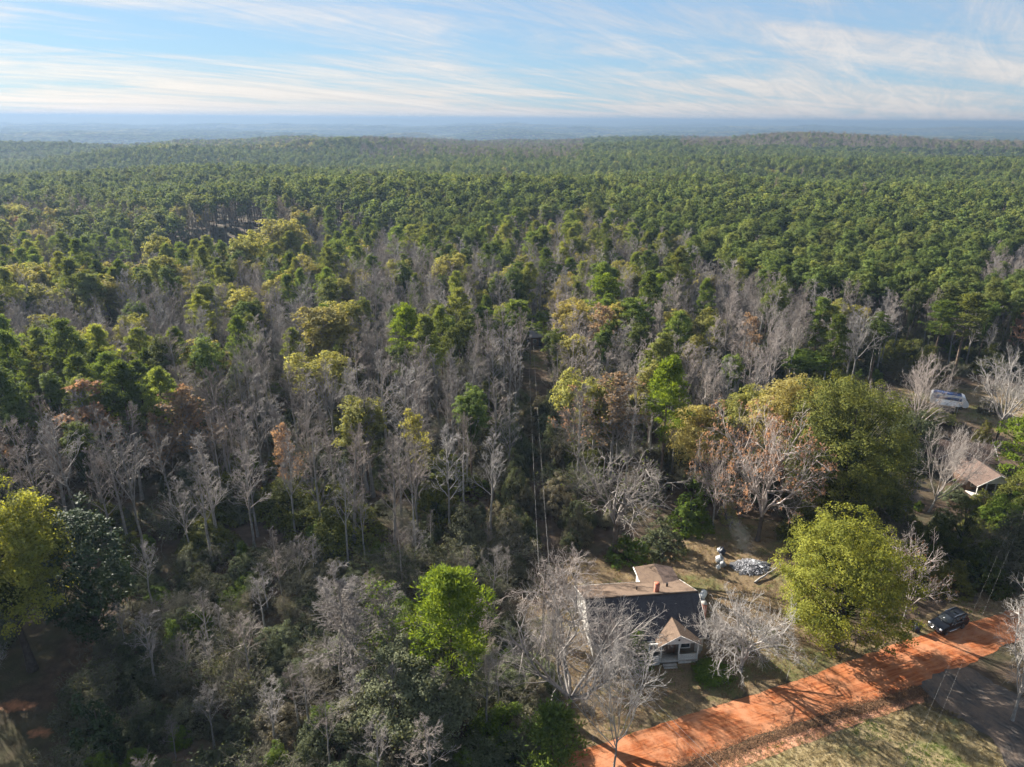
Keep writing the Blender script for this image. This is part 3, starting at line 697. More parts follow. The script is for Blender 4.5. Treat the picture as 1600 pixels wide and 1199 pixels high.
CAT = {'pine_tree': 'pine tree', 'bare_tree': 'bare tree', 'leafy_tree': 'leafy tree', 'cedar_tree': 'cedar tree', 'shrub': 'shrub', 'vine_thicket': 'vine thicket'}
TREES = []
def tree(name, proto, x, y, h, label, group=None, wide=1.0, mats=None, rz=None, z=None, tilt=None):
    s = h / proto['h']
    e = empty(name, (x, y, float(terrain(x, y)) if z is None else z), random.uniform(0, 6.283) if rz is None else rz, (s * wide, s * wide, s))
    if tilt: e.rotation_euler = (tilt[0], tilt[1], e.rotation_euler[2])
    for part in ('trunk', 'branches', 'crown', 'foliage'):
        if part in proto:
            o = link(part, proto[part], e)
            if mats and part in mats:
                o.material_slots[0].link = 'OBJECT'; o.material_slots[0].material = M[mats[part]]
    tag(e, label, CAT.get(name, name.replace('_', ' ')), group)
    TREES.append((x, y, 2.5))
    return e
LANDMARKS = []
def hero(name, proto, base, ytop, label, width=None, lm=None, **kw):
    """stand a tree where the photo puts it: base pixel on the ground, top row, crown width in photo pixels"""
    b = un(*base); h = height_at(b, ytop)
    if lm: LANDMARKS.append((lm, b.x, b.y))
    wide = 1.0
    if width:
        dep = b.y * CP - (h * 0.6 - H) * SP
        cr = proto.get('crown') or proto.get('branches')
        co = np.empty(len(cr.vertices) * 3, np.float32); cr.vertices.foreach_get('co', co); co = co.reshape(-1, 3)
        w0 = np.percentile(np.abs(co[:, :2]), 97) * 2 * h / proto['h']
        wide = width * dep / FPX / w0
    return tree(name, proto, b.x, b.y, h, label, wide=wide, **kw)

# ------------------------------------------------------------------ trees and bushes that stand out, one by one
def heroes():
    big = make_leafy(501, 17, 6.2, 0.14, 'bright_leaves', 330, 90, 0.22, 0.13, 0.85, 0.36, 'dark_bark', 18)
    hero('leafy_tree', big, (55, 1052), 757, 'tall bright yellow-green tree with dark trunk at the left edge', 172, lm='left edge tree')
    mag = make_leafy(502, 14, 3.4, 0.03, 'magnolia_leaves', 300, 46, 0.26, 0.13, 0.62, 0.25, 'dark_bark', 12, shape='dome')
    hero('leafy_tree', mag, (160, 1010), 792, 'dark glossy magnolia-like evergreen right of the tall yellow-green tree', 118, lm='dark glossy evergreen')
    hero('shrub', make_leafy(503, 4, 2.2, 0.0, 'magnolia_leaves', 90, 30, 0.30, 0.16, 0.5, 0.1, 'dark_bark', shape='mound'), (160, 1180), 1098, 'glossy-leaved shrub low in the bottom left thicket', 80)
    hero('bare_tree', make_bare(504, 8, 0.10, 0.2, 0.3, 8, 8, 6, 4, fork=True, tw=0.014, twig='pale_twigs'), (-22, 1120), 1012, 'small pale bare tree cut by the left edge', 90)
    hero('bare_tree', make_bare(505, 12, 0.14, 0.25, 0.26, 22, 8, 6, 4, tw=0.016), (560, 1100), 916, 'grey bare tree left of the vine-draped pine', 105, lm='grey bare tree')
    hero('bare_tree', make_bare(506, 12, 0.13, 0.25, 0.22, 20, 7, 6, 4, tw=0.016, leaves=2, leafmat='shrub_leaves', leaf_ln=0.2), (618, 1085), 917, 'slim bare tree with a little ivy beside the vine-draped pine', 70)
    hp = make_pine(507, 15, 0.45, 3.0, 62, 60, 0.34, 0.09, 'bright_pine_needles')
    hero('pine_tree', hp, (708, 1130), 910, 'bright green pine rising from the vine mound left of the house', 125)
    vm = make_leafy(508, 9, 4.6, 0.0, 'vine_leaves', 460, 70, 0.17, 0.11, 0.62, 0.15, 'dark_bark', shape='dome')
    hero('vine_thicket', vm, (665, 1150), 1008, 'big dark vine mound under the bright green pine', 185, lm='big dark vine mound')
    oak = make_bare(509, 14, 0.34, 0.24, 0.25, 9, 11, 8, 5, 0.72, True, 0.20, 0.03, 0.015, 'bare_twigs', 'dark_bark')
    hero('bare_tree', oak, (893, 1130), 935, 'wide dark-trunked bare oak standing between house and vine mound', 235)
    hero('bare_tree', make_bare(510, 10, 0.2, 0.3, 0.25, 9, 10, 8, 5, 0.75, True, 0.2, 0.02, 0.015, 'pink_twigs'), (868, 1000), 880, 'pinkish bare tree just behind the left gable of the house', 165)
    hero('bare_tree', make_bare(511, 7, 0.08, 0.15, 0.3, 9, 8, 7, 4, 0.7, True, 0.16, 0.05, 0.013, 'pink_twigs'), (962, 1048), 962, 'brownish bare bush against the front left corner of the house', 85)
    yt = make_bare(512, 12, 0.12, 0.34, 0.26, 7, 8, 6, 3, 0.62, True, 0.15, 0.08, 0.013, 'pale_twigs', 'grey_bark')
    hero('bare_tree', yt, (962, 1216), 1012, 'young pale bare tree beside the clay road in front of the house', 150)
    hero('pine_tree', make_pine(513, 7, 0.15, 1.9, 46, 34, 0.34, 0.11, 'pine_needles'), (866, 1240), 1122, 'small dark pine at the bottom edge by the clay road', 78)
    hero('shrub', make_leafy(514, 3.6, 1.7, 0.0, 'shrub_leaves', 130, 36, 0.16, 0.11, 0.34, 0.08, 'dark_bark', shape='mound'), (1000, 1036), 976, 'round green evergreen shrub left of the front porch', 46)
    ct = make_bare(515, 8, 0.24, 0.16, 0.32, 10, 11, 8, 4, 0.85, True, 0.24, -0.02, 0.015, 'pale_twigs')
    hero('bare_tree', ct, (1160, 1046), 918, 'dense pale bare tree between the front porch and the round green tree', 150)
    br = make_leafy(516, 13, 6.2, 0.0, 'bright_leaves', 560, 84, 0.17, 0.105, 0.80, 0.4, 'dark_bark', 18, shape='dome')
    hero('leafy_tree', br, (1306, 1006), 804, 'big round yellow-green tree beside the clay road', 184)
    hero('bare_tree', make_bare(517, 10, 0.15, 0.3, 0.26, 8, 8, 6, 4, 0.7, True, 0.15, 0.05, 0.015, 'pink_twigs', leaves=3, leafmat='dry_leaves', leaf_ln=0.22), (1412, 975), 838, 'half-bare tree with rusty leaves on the right flank of the round green tree', 95)
    wt = make_bare(518, 14, 0.24, 0.24, 0.30, 8, 10, 8, 4, 0.75, True, 0.2, 0.03, 0.017, 'pale_twigs', 'grey_bark')
    hero('bare_tree', wt, (1585, 1120), 900, 'whitish bare tree over the gravel driveway at the right edge', 175)
    sn = make_bare(519, 14, 0.30, 0.40, 0.26, 9, 7, 6, 3, 0.9, True, 0.20, 0.02, 0.020, 'bare_twigs', 'dark_bark', leaves=1, leafmat='shrub_leaves', leaf_ln=0.2)
    hero('bare_tree', sn, (962, 868), 702, 'gnarled old bare oak with vine-wrapped trunk behind the house', 150, lm='gnarled old oak')
    hero('shrub', SHRUBS[1], (985, 872), 838, 'dark green brush around the foot of the gnarled old oak', 70)
    hero('vine_thicket', make_leafy(520, 4, 2.6, 0, 'vine_leaves', 150, 30, 0.2, 0.13, 0.42, 0.08, 'dark_bark', shape='mound'), (1035, 858), 806, 'tan and green brush pile between gnarled oak and burnt pile', 70)
    hero('shrub', make_leafy(521, 5, 2.2, 0, 'shrub_leaves', 140, 36, 0.24, 0.15, 0.45, 0.1, 'dark_bark', shape='mound'), (1080, 822), 762, 'bright green bush behind the brush pile', 62)
    hero('vine_thicket', make_leafy(522, 4.5, 1.3, 0, 'yellow_green_leaves', 80, 34, 0.2, 0.12, 0.38, 0.08, 'dark_bark', shape='mound'), (1137, 812), 768, 'small pale yellow vine clump above the smoke', 30)
    lo = make_leafy(523, 19, 8.4, 0.03, 'live_oak_leaves', 700, 80, 0.22, 0.14, 1.1, 0.5, 'dark_bark', 20, shape='dome')
    hero('leafy_tree', lo, (1305, 822), 580, 'huge dark olive evergreen oak with rounded crown', 182)
    hero('leafy_tree', make_leafy(524, 17, 5, 0.15, 'yellow_green_leaves', 280, 76, 0.22, 0.14, 0.9, 0.3, 'dark_bark', 12), (1215, 775), 575, 'light green tree at the left shoulder of the huge evergreen oak', 115, lm='light green tree')
    hero('leafy_tree', make_leafy(525, 12, 4, 0.2, 'yellow_green_leaves', 170, 60, 0.22, 0.14, 0.78, 0.2, 'grey_bark', 9), (1155, 745), 598, 'golden leafy tree above the rust-leaved oak', 82, lm='golden leafy tree')
    hero('leafy_tree', make_leafy(526, 9, 4, 0.05, 'yellow_green_leaves', 190, 60, 0.2, 0.13, 0.78, 0.2, 'grey_bark', 9), (1085, 752), 628, 'olive yellow leafy tree left of the rust-leaved oak', 105)
    oo = make_bare(527, 13, 0.3, 0.25, 0.27, 10, 10, 7, 3, 0.75, True, 0.2, 0.02, 0.018, 'pink_twigs', 'dark_bark', leaves=7, leaf_ln=0.26)
    hero('leafy_tree', oo, (1185, 842), 642, 'rust-orange half-leaved oak in front of the huge evergreen oak', 190)
    hero('bare_tree', make_bare(528, 9, 0.18, 0.3, 0.26, 8, 9, 7, 3, 0.75, True, 0.2, 0.0, 0.016, 'pink_twigs', leaves=2, leaf_ln=0.24), (1115, 820), 690, 'low spreading bare tree with a few rusty leaves behind the bright bush', 90)
    hero('pine_tree', make_pine(529, 17, 0.40, 2.6, 60, 50, 0.36, 0.10, 'bright_pine_needles'), (1032, 760), 565, 'slender bright green pine left of the golden leafy tree', 62, lm='slender bright pine')
    ot = make_bare(530, 14, 0.18, 0.3, 0.24, 18, 6, 5, 3, leaves=3, leaf_ln=0.3)
    hero('bare_tree', ot, (955, 752), 590, 'rusty-topped thin tree right of the power line cut', 75, lm='rusty-topped thin tree')
    hero('bare_tree', make_bare(531, 14, 0.18, 0.3, 0.24, 18, 6, 5, 3, leaves=2, leaf_ln=0.3), (905, 745), 598, 'vine-laced thin tree at the edge of the power line cut', 65)
    # homestead on the right
    hero('bare_tree', make_bare(532, 14, 0.24, 0.28, 0.27, 10, 9, 7, 4, 0.6, True, 0.14, 0.06, 0.017, 'pink_twigs'), (1418, 700), 566, 'spreading bare tree left of the white camper', 105, lm='bare tree by the camper')
    hero('bare_tree', make_bare(533, 15, 0.28, 0.32, 0.27, 11, 9, 7, 4, 0.6, True, 0.14, 0.08, 0.017, 'pale_twigs', 'dark_bark'), (1556, 688), 560, 'upright bare tree with bold trunk at the far right yard', 100)
    hero('bare_tree', make_bare(534, 11, 0.2, 0.2, 0.28, 9, 9, 7, 4, 0.6, True, 0.16, 0.05, 0.014, 'bare_twigs'), (1452, 795), 664, 'leaning pale bare tree screening the cream house', 95, tilt=(0.0, 0.35))
    hero('bare_tree', make_bare(535, 11, 0.14, 0.3, 0.2, 16, 6, 6, 3, tw=0.015, twig='pink_twigs'), (1405, 832), 742, 'thin twin-stemmed bare tree behind the round green tree', 45)
    hero('cedar_tree', CEDARS[1], (1490, 880), 768, 'golden-tipped cedar in front of the brown-roofed house', 72)
    hero('cedar_tree', CEDARS[0], (1450, 885), 792, 'dark cedar left of the golden-tipped cedar', 60)
    hero('cedar_tree', CEDARS[2], (1372, 835), 738, 'olive cedar at the right foot of the huge evergreen oak', 62)
    hero('shrub', MOUNDS[1], (1530, 905), 838, 'dark rounded evergreen hedge bush behind the parked car', 85, mats={'crown': 'cedar_leaves'})
    hero('shrub', MOUNDS[3], (1478, 912), 868, 'low dark bush between cedar and parked car', 75, mats={'crown': 'cedar_leaves'})
    hero('shrub', MOUNDS[0], (1565, 815), 765, 'green bush in front of the gabled porch at the right', 70, mats={'crown': 'shrub_leaves'})
    hero('shrub', MOUNDS[2], (1592, 880), 820, 'dark bush at the right edge beside the wires', 60, mats={'crown': 'cedar_leaves'})
    hero('pine_tree', make_pine(536, 9, 0.1, 2.9, 60, 34, 0.36, 0.13, 'bright_pine_needles'), (1598, 752), 655, 'low bright green pine at the right edge above the gabled house', 90)
    hero('shrub', SHRUBS[0], (1462, 655), 632, 'small yellow-green shrub by the camper', 55, mats={'crown': 'yellow_green_leaves'})
    hero('shrub', SHRUBS[2], (1545, 640), 618, 'small olive shrub right of the camper', 30, mats={'crown': 'vine_leaves'})
    hero('cedar_tree', CEDARS[0], (1535, 690), 652, 'short dark cedar between bold bare tree and cream house', 30)
    hero('shrub', MOUNDS[4], (1345, 880), 812, 'dark understorey bush left of the thin twin stems', 80, mats={'crown': 'live_oak_leaves'})
    hero('shrub', MOUNDS[2], (1255, 838), 790, 'deep green bush under the huge evergreen oak', 70, mats={'crown': 'live_oak_leaves'})
    hero('shrub', SHRUBS[0], (1118, 1052), 1040, 'low dark green ground shrub beside the dense pale bare tree', 60)
    # middle-distance standouts
    hero('leafy_tree', LEAFY[0], (520, 640), 470, 'broad yellow-green tree among the bare woods on the left', 82, lm='broad yellow-green tree')
    hero('leafy_tree', LEAFY[1], (395, 470), 340, 'yellow leafy tree beside the small far clearing', 55, lm='yellow clearing tree')
    hero('leafy_tree', LEAFY[3], (445, 450), 318, 'broad yellow leafy tree right of the small far clearing', 75, lm='broad yellow clearing tree')
    hero('leafy_tree', LEAFY[2], (258, 465), 340, 'yellow tree left of the small far clearing', 45, lm='small yellow tree')
    hero('pine_tree', PINES[5], (640, 650), 484, 'bright green pine alone among bare trees left of the cut', 52, mats={'crown': 'bright_pine_needles'}, lm='lone bright pine')
    hero('pine_tree', PINES[1], (808, 590), 474, 'tall pine beside the distant brown shed, nearest the pole', 50, lm='pine by the far pole')
    hero('pine_tree', PINES[3], (785, 585), 486, 'tall pine just left of the pine by the pole', 38)
    hero('pine_tree', PINES[4], (755, 590), 484, 'third tall pine left of the distant brown shed', 45)
    hero('pine_tree', PINES[5], (848, 545), 488, 'bright low pine behind the distant brown shed', 34, mats={'crown': 'bright_pine_needles'})
    hero('bare_tree', BARES[2], (865, 610), 500, 'pinkish bare tree right of the distant brown shed', 50, mats={'branches': 'pink_twigs'}, lm='pinkish tree by the shed')
    hero('pine_tree', PINES[0], (978, 600), 470, 'tall dark pine in the pale woods right of the cut', 55, lm='tall dark pine')
    hero('pine_tree', PINES[2], (1052, 585), 500, 'rounded pine in the pale woods further right of the cut', 52, lm='rounded pine')
    hero('pine_tree', PINES[5], (940, 560), 432, 'bright topped pine above the cut, right side', 55, mats={'crown': 'bright_pine_needles'}, lm='bright topped pine')
    hero('pine_tree', PINES[5], (1022, 545), 432, 'small bright pine right of the bright topped pine', 40, mats={'crown': 'bright_pine_needles'}, lm='small bright pine')
    hero('leafy_tree', LEAFY[2], (1295, 560), 458, 'orange-yellow leafy tree in the pale bare woods', 50, lm='orange-yellow tree')
    hero('leafy_tree', LEAFY[0], (1255, 620), 540, 'green leafy tree low in the right woods', 70, mats={'crown': 'shrub_leaves'}, lm='low green tree')
    hero('pine_tree', PINES[4], (1490, 580), 458, 'dark pine among pale bare trees at the far right', 60, lm='far right dark pine')
    hero('pine_tree', PINES[1], (1455, 575), 470, 'second dark pine left of the far right dark pine', 50)
    hero('bare_tree', ORANGE[0], (310, 775), 622, 'bare tree with a salmon-leaved top in the left woods', 75, lm='salmon-topped tree')
    hero('bare_tree', ORANGE[1], (262, 780), 655, 'smaller salmon-leaved tree left of the salmon-topped tree', 45)
    hero('bare_tree', ORANGE[1], (160, 775), 610, 'wide rusty bare tree near the left pine band', 75, lm='wide rusty tree')
    hero('bare_tree', ORANGE[0], (655, 810), 650, 'tall thin tree with a small golden top near the cut', 42, mats={'foliage': 'yellow_green_leaves'}, lm='golden-topped thin tree')
heroes()

# ------------------------------------------------------------------ scattering what nobody could count
def joined(proto, name):
    Vs, Fq, mats, mi, ts, n = [], [], [], [], [], 0
    for part in ('trunk', 'branches', 'crown', 'foliage'):
        if part not in proto: continue
        me = proto[part]; co = np.empty(len(me.vertices) * 3, np.float32); me.vertices.foreach_get('co', co)
        li = np.empty(len(me.loops), np.int32); me.loops.foreach_get('vertex_index', li)
        tv = np.zeros(len(me.vertices), np.float32)
        if 'tint' in me.attributes: me.attributes['tint'].data.foreach_get('value', tv)
        Vs.append(co.reshape(-1, 3)); Fq.append(li.reshape(-1, 4) + n); ts.append(tv); n += len(me.vertices)
        mats.append(me.materials[0]); mi.append(np.full(len(li) // 4, len(mats) - 1, np.int32))
    me = mesh(name, np.concatenate(Vs), [np.concatenate(Fq)], None, np.concatenate(ts))
    for m_ in mats: me.materials.append(m_)
    me.polygons.foreach_set('material_index', np.concatenate(mi))
    return me
def recolour(me, mat):
    c = me.copy(); c.materials[0] = M[mat]; return c
def scatter(name, meshes, P, yaw, scl, idx, label, cat):
    col = bpy.data.collections.new(name + '_kinds')
    for i, me in enumerate(meshes):
        col.objects.link(bpy.data.objects.new('%s_kind_%02d' % (name, i), me))
    pm = bpy.data.meshes.new(name); n = len(P)
    pm.vertices.add(n); pm.vertices.foreach_set('co', np.asarray(P, np.float32).ravel())
    a = pm.attributes.new('rot', 'FLOAT_VECTOR', 'POINT'); a.data.foreach_set('vector', np.stack([np.zeros(n), np.zeros(n), yaw], 1).astype(np.float32).ravel())
    a = pm.attributes.new('scl', 'FLOAT_VECTOR', 'POINT'); a.data.foreach_set('vector', np.asarray(scl, np.float32).ravel())
    a = pm.attributes.new('idx', 'INT', 'POINT'); a.data.foreach_set('value', np.asarray(idx, np.int32))
    o = link(name, pm)
    ng = bpy.data.node_groups.new(name, 'GeometryNodeTree')
    ng.interface.new_socket('Geometry', in_out='INPUT', socket_type='NodeSocketGeometry'); ng.interface.new_socket('Geometry', in_out='OUTPUT', socket_type='NodeSocketGeometry')
    N, L = ng.nodes, ng.links
    gi = N.new('NodeGroupInput'); go = N.new('NodeGroupOutput')
    ci = N.new('GeometryNodeCollectionInfo'); ci.inputs['Collection'].default_value = col; ci.inputs['Separate Children'].default_value = True; ci.inputs['Reset Children'].default_value = True
    ip = N.new('GeometryNodeInstanceOnPoints'); ip.inputs['Pick Instance'].default_value = True
    def attr(nm, dt):
        q = N.new('GeometryNodeInputNamedAttribute'); q.data_type = dt; q.inputs['Name'].default_value = nm
        return q.outputs['Attribute']
    er = N.new('FunctionNodeEulerToRotation'); L.new(attr('rot', 'FLOAT_VECTOR'), er.inputs[0])
    L.new(gi.outputs[0], ip.inputs['Points']); L.new(ci.outputs[0], ip.inputs['Instance'])
    L.new(attr('idx', 'INT'), ip.inputs['Instance Index']); L.new(er.outputs[0], ip.inputs['Rotation']); L.new(attr('scl', 'FLOAT_VECTOR'), ip.inputs['Scale'])
    L.new(ip.outputs[0], go.inputs[0])
    md = o.modifiers.new('scatter', 'NODES'); md.node_group = ng
    return tag(o, label, cat, kind='stuff')

# ------------------------------------------------------------------ the woods
def jitter_points(r0, r1, step, half=0.80, j=0.42):
    xs = np.arange(-r1, r1, step); ys = np.arange(0, r1, step)
    X, Y = np.meshgrid(xs, ys); X = X + (np.arange(len(ys)) % 2)[:, None] * step / 2
    X = (X + rng.uniform(-j, j, X.shape) * step).ravel(); Y = (Y + rng.uniform(-j, j, Y.shape) * step).ravel()
    r = np.hypot(X, Y); k = (r > r0) & (r < r1) & (np.abs(np.arctan2(X, Y)) < half)
    return X[k], Y[k]
NO_TREES = [(-10, 1300), (-10, 965), (80, 925), (150, 905), (300, 900), (480, 893), (640, 880), (770, 855), (806, 760), (812, 600), (808, 540), (856, 540), (860, 600), (878, 740), (900, 765), (1000, 775), (1100, 785), (1180, 720), (1215, 640), (1390, 618), (1402, 585), (1800, 575), (1800, 2500), (-10, 2500)]
BACK = [(-900, 318), (0, 312), (100, 308), (200, 325), (330, 318), (450, 312), (560, 332), (640, 352), (720, 372), (800, 335), (900, 322), (1000, 345), (1080, 362), (1130, 402), (1240, 428), (1400, 446), (1600, 462), (2600, 500), (2600, -900), (-900, -900)]
# stands, picture-read except the last: polygon of crown tops, then shares of pine / bare / leafy / rusty
STANDS = [
    ([(-900, 540), (860, 540), (860, 1000), (-900, 1000)], (.04, .90, .03, .03)),
    ([(-900, 318), (560, 318), (600, 420), (560, 412), (-900, 412)], (.22, .62, .14, .02)),
    ([(85, 330), (300, 330), (300, 395), (85, 395)], (.75, .20, .05, 0)),
    ([(-900, 400), (620, 385), (620, 455), (300, 462), (-900, 450)], (.36, .34, .30, 0)),
    ([(-900, 450), (480, 450), (480, 535), (-900, 535)], (.08, .88, .04, 0)),
    ([(-900, 525), (120, 522), (275, 532), (280, 615), (-900, 630)], (.92, .08, 0, 0)),
    ([(340, 480), (440, 480), (440, 545), (340, 545)], (.7, .3, 0, 0)),
    ([(480, 450), (600, 440), (600, 545), (480, 545)], (.12, .68, .20, 0)),
    ([(555, 375), (700, 375), (700, 482), (600, 482)], (.10, .88, .02, 0)),
    ([(600, 478), (850, 468), (850, 545), (600, 548)], (.32, .65, .03, 0)),
    ([(640, 330), (1085, 330), (1085, 472), (700, 475)], (.32, .56, .12, 0)),
    ([(860, 470), (1130, 395), (1700, 440), (1700, 600), (860, 720)], (.10, .82, .06, .02)),
    ([(-2500, 600), (-30, 600), (-30, 1600), (-2500, 1600)], (.50, .50, 0, 0)),  # outside the view at left, pines added to shade the ground there
]
def species(px, py):
    sh = np.tile(np.array([[.25, .65, .08, .02]]), (len(px), 1))
    for poly, w in STANDS: sh[in_poly(px, py, poly)] = w
    sh[in_poly(px, py, BACK)] = (.985, .01, .005, 0)
    for (x0, x1, y0, y1, w) in [(150, 520, 206, 232, (.45, .2, .35, 0)), (560, 910, 216, 244, (.35, .6, .05, 0)), (1060, 1700, 196, 224, (.25, .72, .03, 0)), (-400, 150, 206, 225, (.75, .15, .1, 0)), (1540, 1700, 370, 420, (.2, .8, 0, 0))]:
        sh[(px > x0) & (px < x1) & (py > y0) & (py < y1)] = w
    c = np.cumsum(sh, 1); c /= c[:, -1:]
    u = rng.random(len(px))[:, None]
    return (u > c).sum(1)
def relate(items):
    """the nearest tree of each kind on each side of a landmark is named after it"""
    out = {}; best = {}
    for (i, k, x, y) in items:
        bx, by = proj(x, y, 0)
        for (nm, lx, ly) in LANDMARKS:
            qx, qy = proj(lx, ly, 0); d = math.hypot(x - lx, y - ly)
            if d > 26: continue
            dx, dy = bx - qx, (by - qy) * 1.6
            side = ('left of' if dx < 0 else 'right of') if abs(dx) > abs(dy) else ('behind' if dy < 0 else 'in front of')
            best.setdefault((k, nm, side), []).append((d, i))
    for (k, nm, side), v in sorted(best.items()):
        for n_, (d, i) in enumerate(sorted(v)[:2]):
            if i not in out: out[i] = ('first ' if n_ == 0 else 'second ') + side + ' the ' + nm
    return out
def woods():
    X, Y = jitter_points(48, 420, 5.4, 0.95)
    X2, Y2 = jitter_points(420, 1100, 6.3)
    X = np.concatenate([X, X2]); Y = np.concatenate([Y, Y2]); Z = terrain(X, Y)
    hgt = rng.normal(17.5, 1.7, len(X)).clip(12.5, 21.5)
    bx, by = proj(X, Y, Z); tx, ty = proj(X, Y, Z + hgt * 0.96)
    k = ~in_poly(bx, by, NO_TREES) & (np.hypot((X - CLEAR[0]) / 24, (Y - CLEAR[1] + 28) / 66) > 1)
    hx = np.array([(t[0], t[1]) for t in TREES])
    d2 = np.min((X[:, None] - hx[None, :, 0]) ** 2 + (Y[:, None] - hx[None, :, 1]) ** 2, 1); k &= d2 > 3.2 ** 2
    X, Y, Z, hgt, bx, by, tx, ty = [a[k] for a in (X, Y, Z, hgt, bx, by, tx, ty)]
    sp = species(tx, ty)
    back = in_poly(tx, ty, BACK)
    # thin the hardwoods a little; the plantation is closed
    thin = (sp == 1) & (rng.random(len(X)) < 0.12) & ~back
    k = ~thin; X, Y, Z, hgt, bx, by, tx, ty, sp, back = [a[k] for a in (X, Y, Z, hgt, bx, by, tx, ty, sp, back)]
    hgt = np.where(sp == 0, hgt + 1.5, np.where(sp == 2, hgt * 1.0, hgt)); hgt = np.where(back, 18.5 + (hgt - 18) * 0.85, hgt)
    near = np.hypot(X, Y)
    view = (bx > -60) & (bx < 1660) & (ty < 1230) & (ty > 150)
    order = np.argsort(near)
    cnt = {0: 288, 1: 268, 2: 260, 3: 200}
    solo = np.zeros(len(X), bool)
    for s in range(4):
        q = [i for i in order if sp[i] == s and view[i]][:cnt[s]]
        solo[q] = True
    near_to = relate([(i, int(sp[i]), X[i], Y[i]) for i in np.nonzero(solo)[0]])
    for i in np.nonzero(solo)[0]:
        x, y, h = X[i], Y[i], hgt[i]; nb = near_to.get(i); pv, bv, lv = int(rng.integers(6)), int(rng.integers(len(BARES))), int(rng.integers(4)); wd = rng.uniform(0.88, 1.22); cx = 2 + (y - 83) * 0.03
        side = 'left' if x < cx else 'right'
        row = 'front' if near[i] < 150 else ('middle' if near[i] < 215 else 'back')
        zone = 'far left' if bx[i] < 330 else 'left' if bx[i] < 600 else 'left of centre' if side == 'left' else 'right of centre' if bx[i] < 1120 else 'right' if bx[i] < 1380 else 'far right'
        where = 'in the %s rows of woods at the %s' % (row, zone) if ' of ' not in zone else 'in the %s rows of woods %s' % (row, zone)
        if sp[i] == 0:
            ad = 'broad ' if wd > 1.05 else 'slim '; kd = 'crowded plantation pine ' if back[i] else 'green pine '
            tree('pine_tree', (PLANT[lv] if back[i] or (pv % 2) else PINES[pv]), x, y, h, ad + kd + (nb or where), ad + kd + where, wd, mats=None if back[i] else {'crown': 'pine_needles'})
        elif sp[i] == 1:
            ad = 'many-branched ' if bv >= 7 else ('tall straight ' if h > 17.5 else 'short straight ')
            mt = 'pink_twigs' if side == 'right' and rng.random() < 0.55 else 'bare_twigs'
            ad2 = ad + ('pinkish ' if mt == 'pink_twigs' else 'grey ') + 'bare tree '
            tree('bare_tree', BARES[bv], x, y, h, ad2 + (nb or where), ad2 + where, wd, mats={'branches': mt})
        elif sp[i] == 2:
            ad = ('broad ' if wd > 1.05 else 'narrow ') + 'yellow-green leafy tree '
            tree('leafy_tree', LEAFY[lv], x, y, h, ad + (nb or where), ad + where, wd)
        else:
            tree('leafy_tree', ORANGE[lv % 2], x, y, h * 0.9, 'rusty-leaved thin tree ' + (nb or where), 'rusty trees ' + where, wd)
    def rest(s, name, protos, label, cat, mask):
        q = np.nonzero(mask & (sp == s if s is not None else True))[0]
        if not len(q): return
        ms = [joined(p, name + '_mesh') for p in protos]; w = rng.uniform(0.9, 1.2, len(q)); s_ = hgt[q] / protos[0]['h']
        scatter(name, ms, np.stack([X[q], Y[q], Z[q]], 1), rng.random(len(q)) * 6.283, np.stack([s_ * w, s_ * w, s_], 1), rng.integers(0, len(ms), len(q)), label, cat)
    far = near > 330
    rest(0, 'pine_wood', PINES, 'mass of green pines beyond the nearest ones', 'pine wood', ~solo & ~far & ~back)
    rest(0, 'plantation_wood', PLANT, 'nearer part of the dense pine plantation', 'pine wood', ~solo & ~far & back)
    rest(0, 'far_pine_wood', FARP, 'dense dark green pine plantation covering the middle hills', 'pine wood', ~solo & far)
    rest(1, 'bare_wood', BARES, 'mass of grey bare hardwoods filling the middle woods', 'bare wood', ~solo & ~far)
    rest(1, 'far_bare_wood', FARB, 'brownish bare woods on the far ridges', 'bare wood', ~solo & far)
    rest(2, 'leafy_wood', LEAFY, 'yellowish leafy trees among the middle woods', 'leafy wood', ~solo & ~far)
    rest(2, 'far_leafy_wood', FARL, 'yellowish leafy trees on the far ridge', 'leafy wood', ~solo & far)
    rest(3, 'rusty_wood', ORANGE, 'rusty-leaved trees among the middle woods', 'rusty wood', ~solo)
    # the far hills: larger clumps, further apart
    X, Y = jitter_points(1100, 2600, 8.5, 0.74); Z = terrain(X, Y)
    tx, ty = proj(X, Y, Z + 18)
    sp = species(tx, ty); sp = np.where(ty < 204, np.where(fbm(X / 300, Y / 300, 77, 3) > 0.60, 1, 0), sp)
    near = np.hypot(X, Y); solo = np.zeros(len(X), bool); hgt = rng.normal(19, 1.5, len(X))
    def clumps(s, name, protos, label, cat, f):
        q = np.nonzero(sp == s)[0]
        if not len(q): return
        ms = [joined(p, name + '_mesh') for p in protos]; w = rng.uniform(0.9, 1.2, len(q)) * f; s_ = hgt[q] / protos[0]['h']
        scatter(name, ms, np.stack([X[q], Y[q], Z[q]], 1), rng.random(len(q)) * 6.283, np.stack([s_ * w, s_ * w, s_], 1), rng.integers(0, len(ms), len(q)), label, cat)
    clumps(0, 'ridge_pine_wood', FARP, 'hazy pine woods on the farther ridges', 'pine wood', 1.6)
    clumps(1, 'ridge_bare_wood', FARB, 'hazy brown bare woods along the farther ridges', 'bare wood', 1.5)
    clumps(2, 'ridge_leafy_wood', FARL, 'hazy yellow woods along the farther ridge', 'leafy wood', 1.4)
    X, Y = jitter_points(2600, 9000, 26, 0.70); Z = terrain(X, Y); sp = np.where(fbm(X / 500, Y / 500, 78, 3) > 0.60, 1, 0); hgt = rng.normal(22, 3, len(X))
    clumps(0, 'horizon_pine_wood', FARP, 'blue hazy forest below the horizon', 'pine wood', 4.2)
    clumps(1, 'horizon_bare_wood', FARL, 'paler hazy woods below the horizon', 'mixed wood', 3.2)
woods()

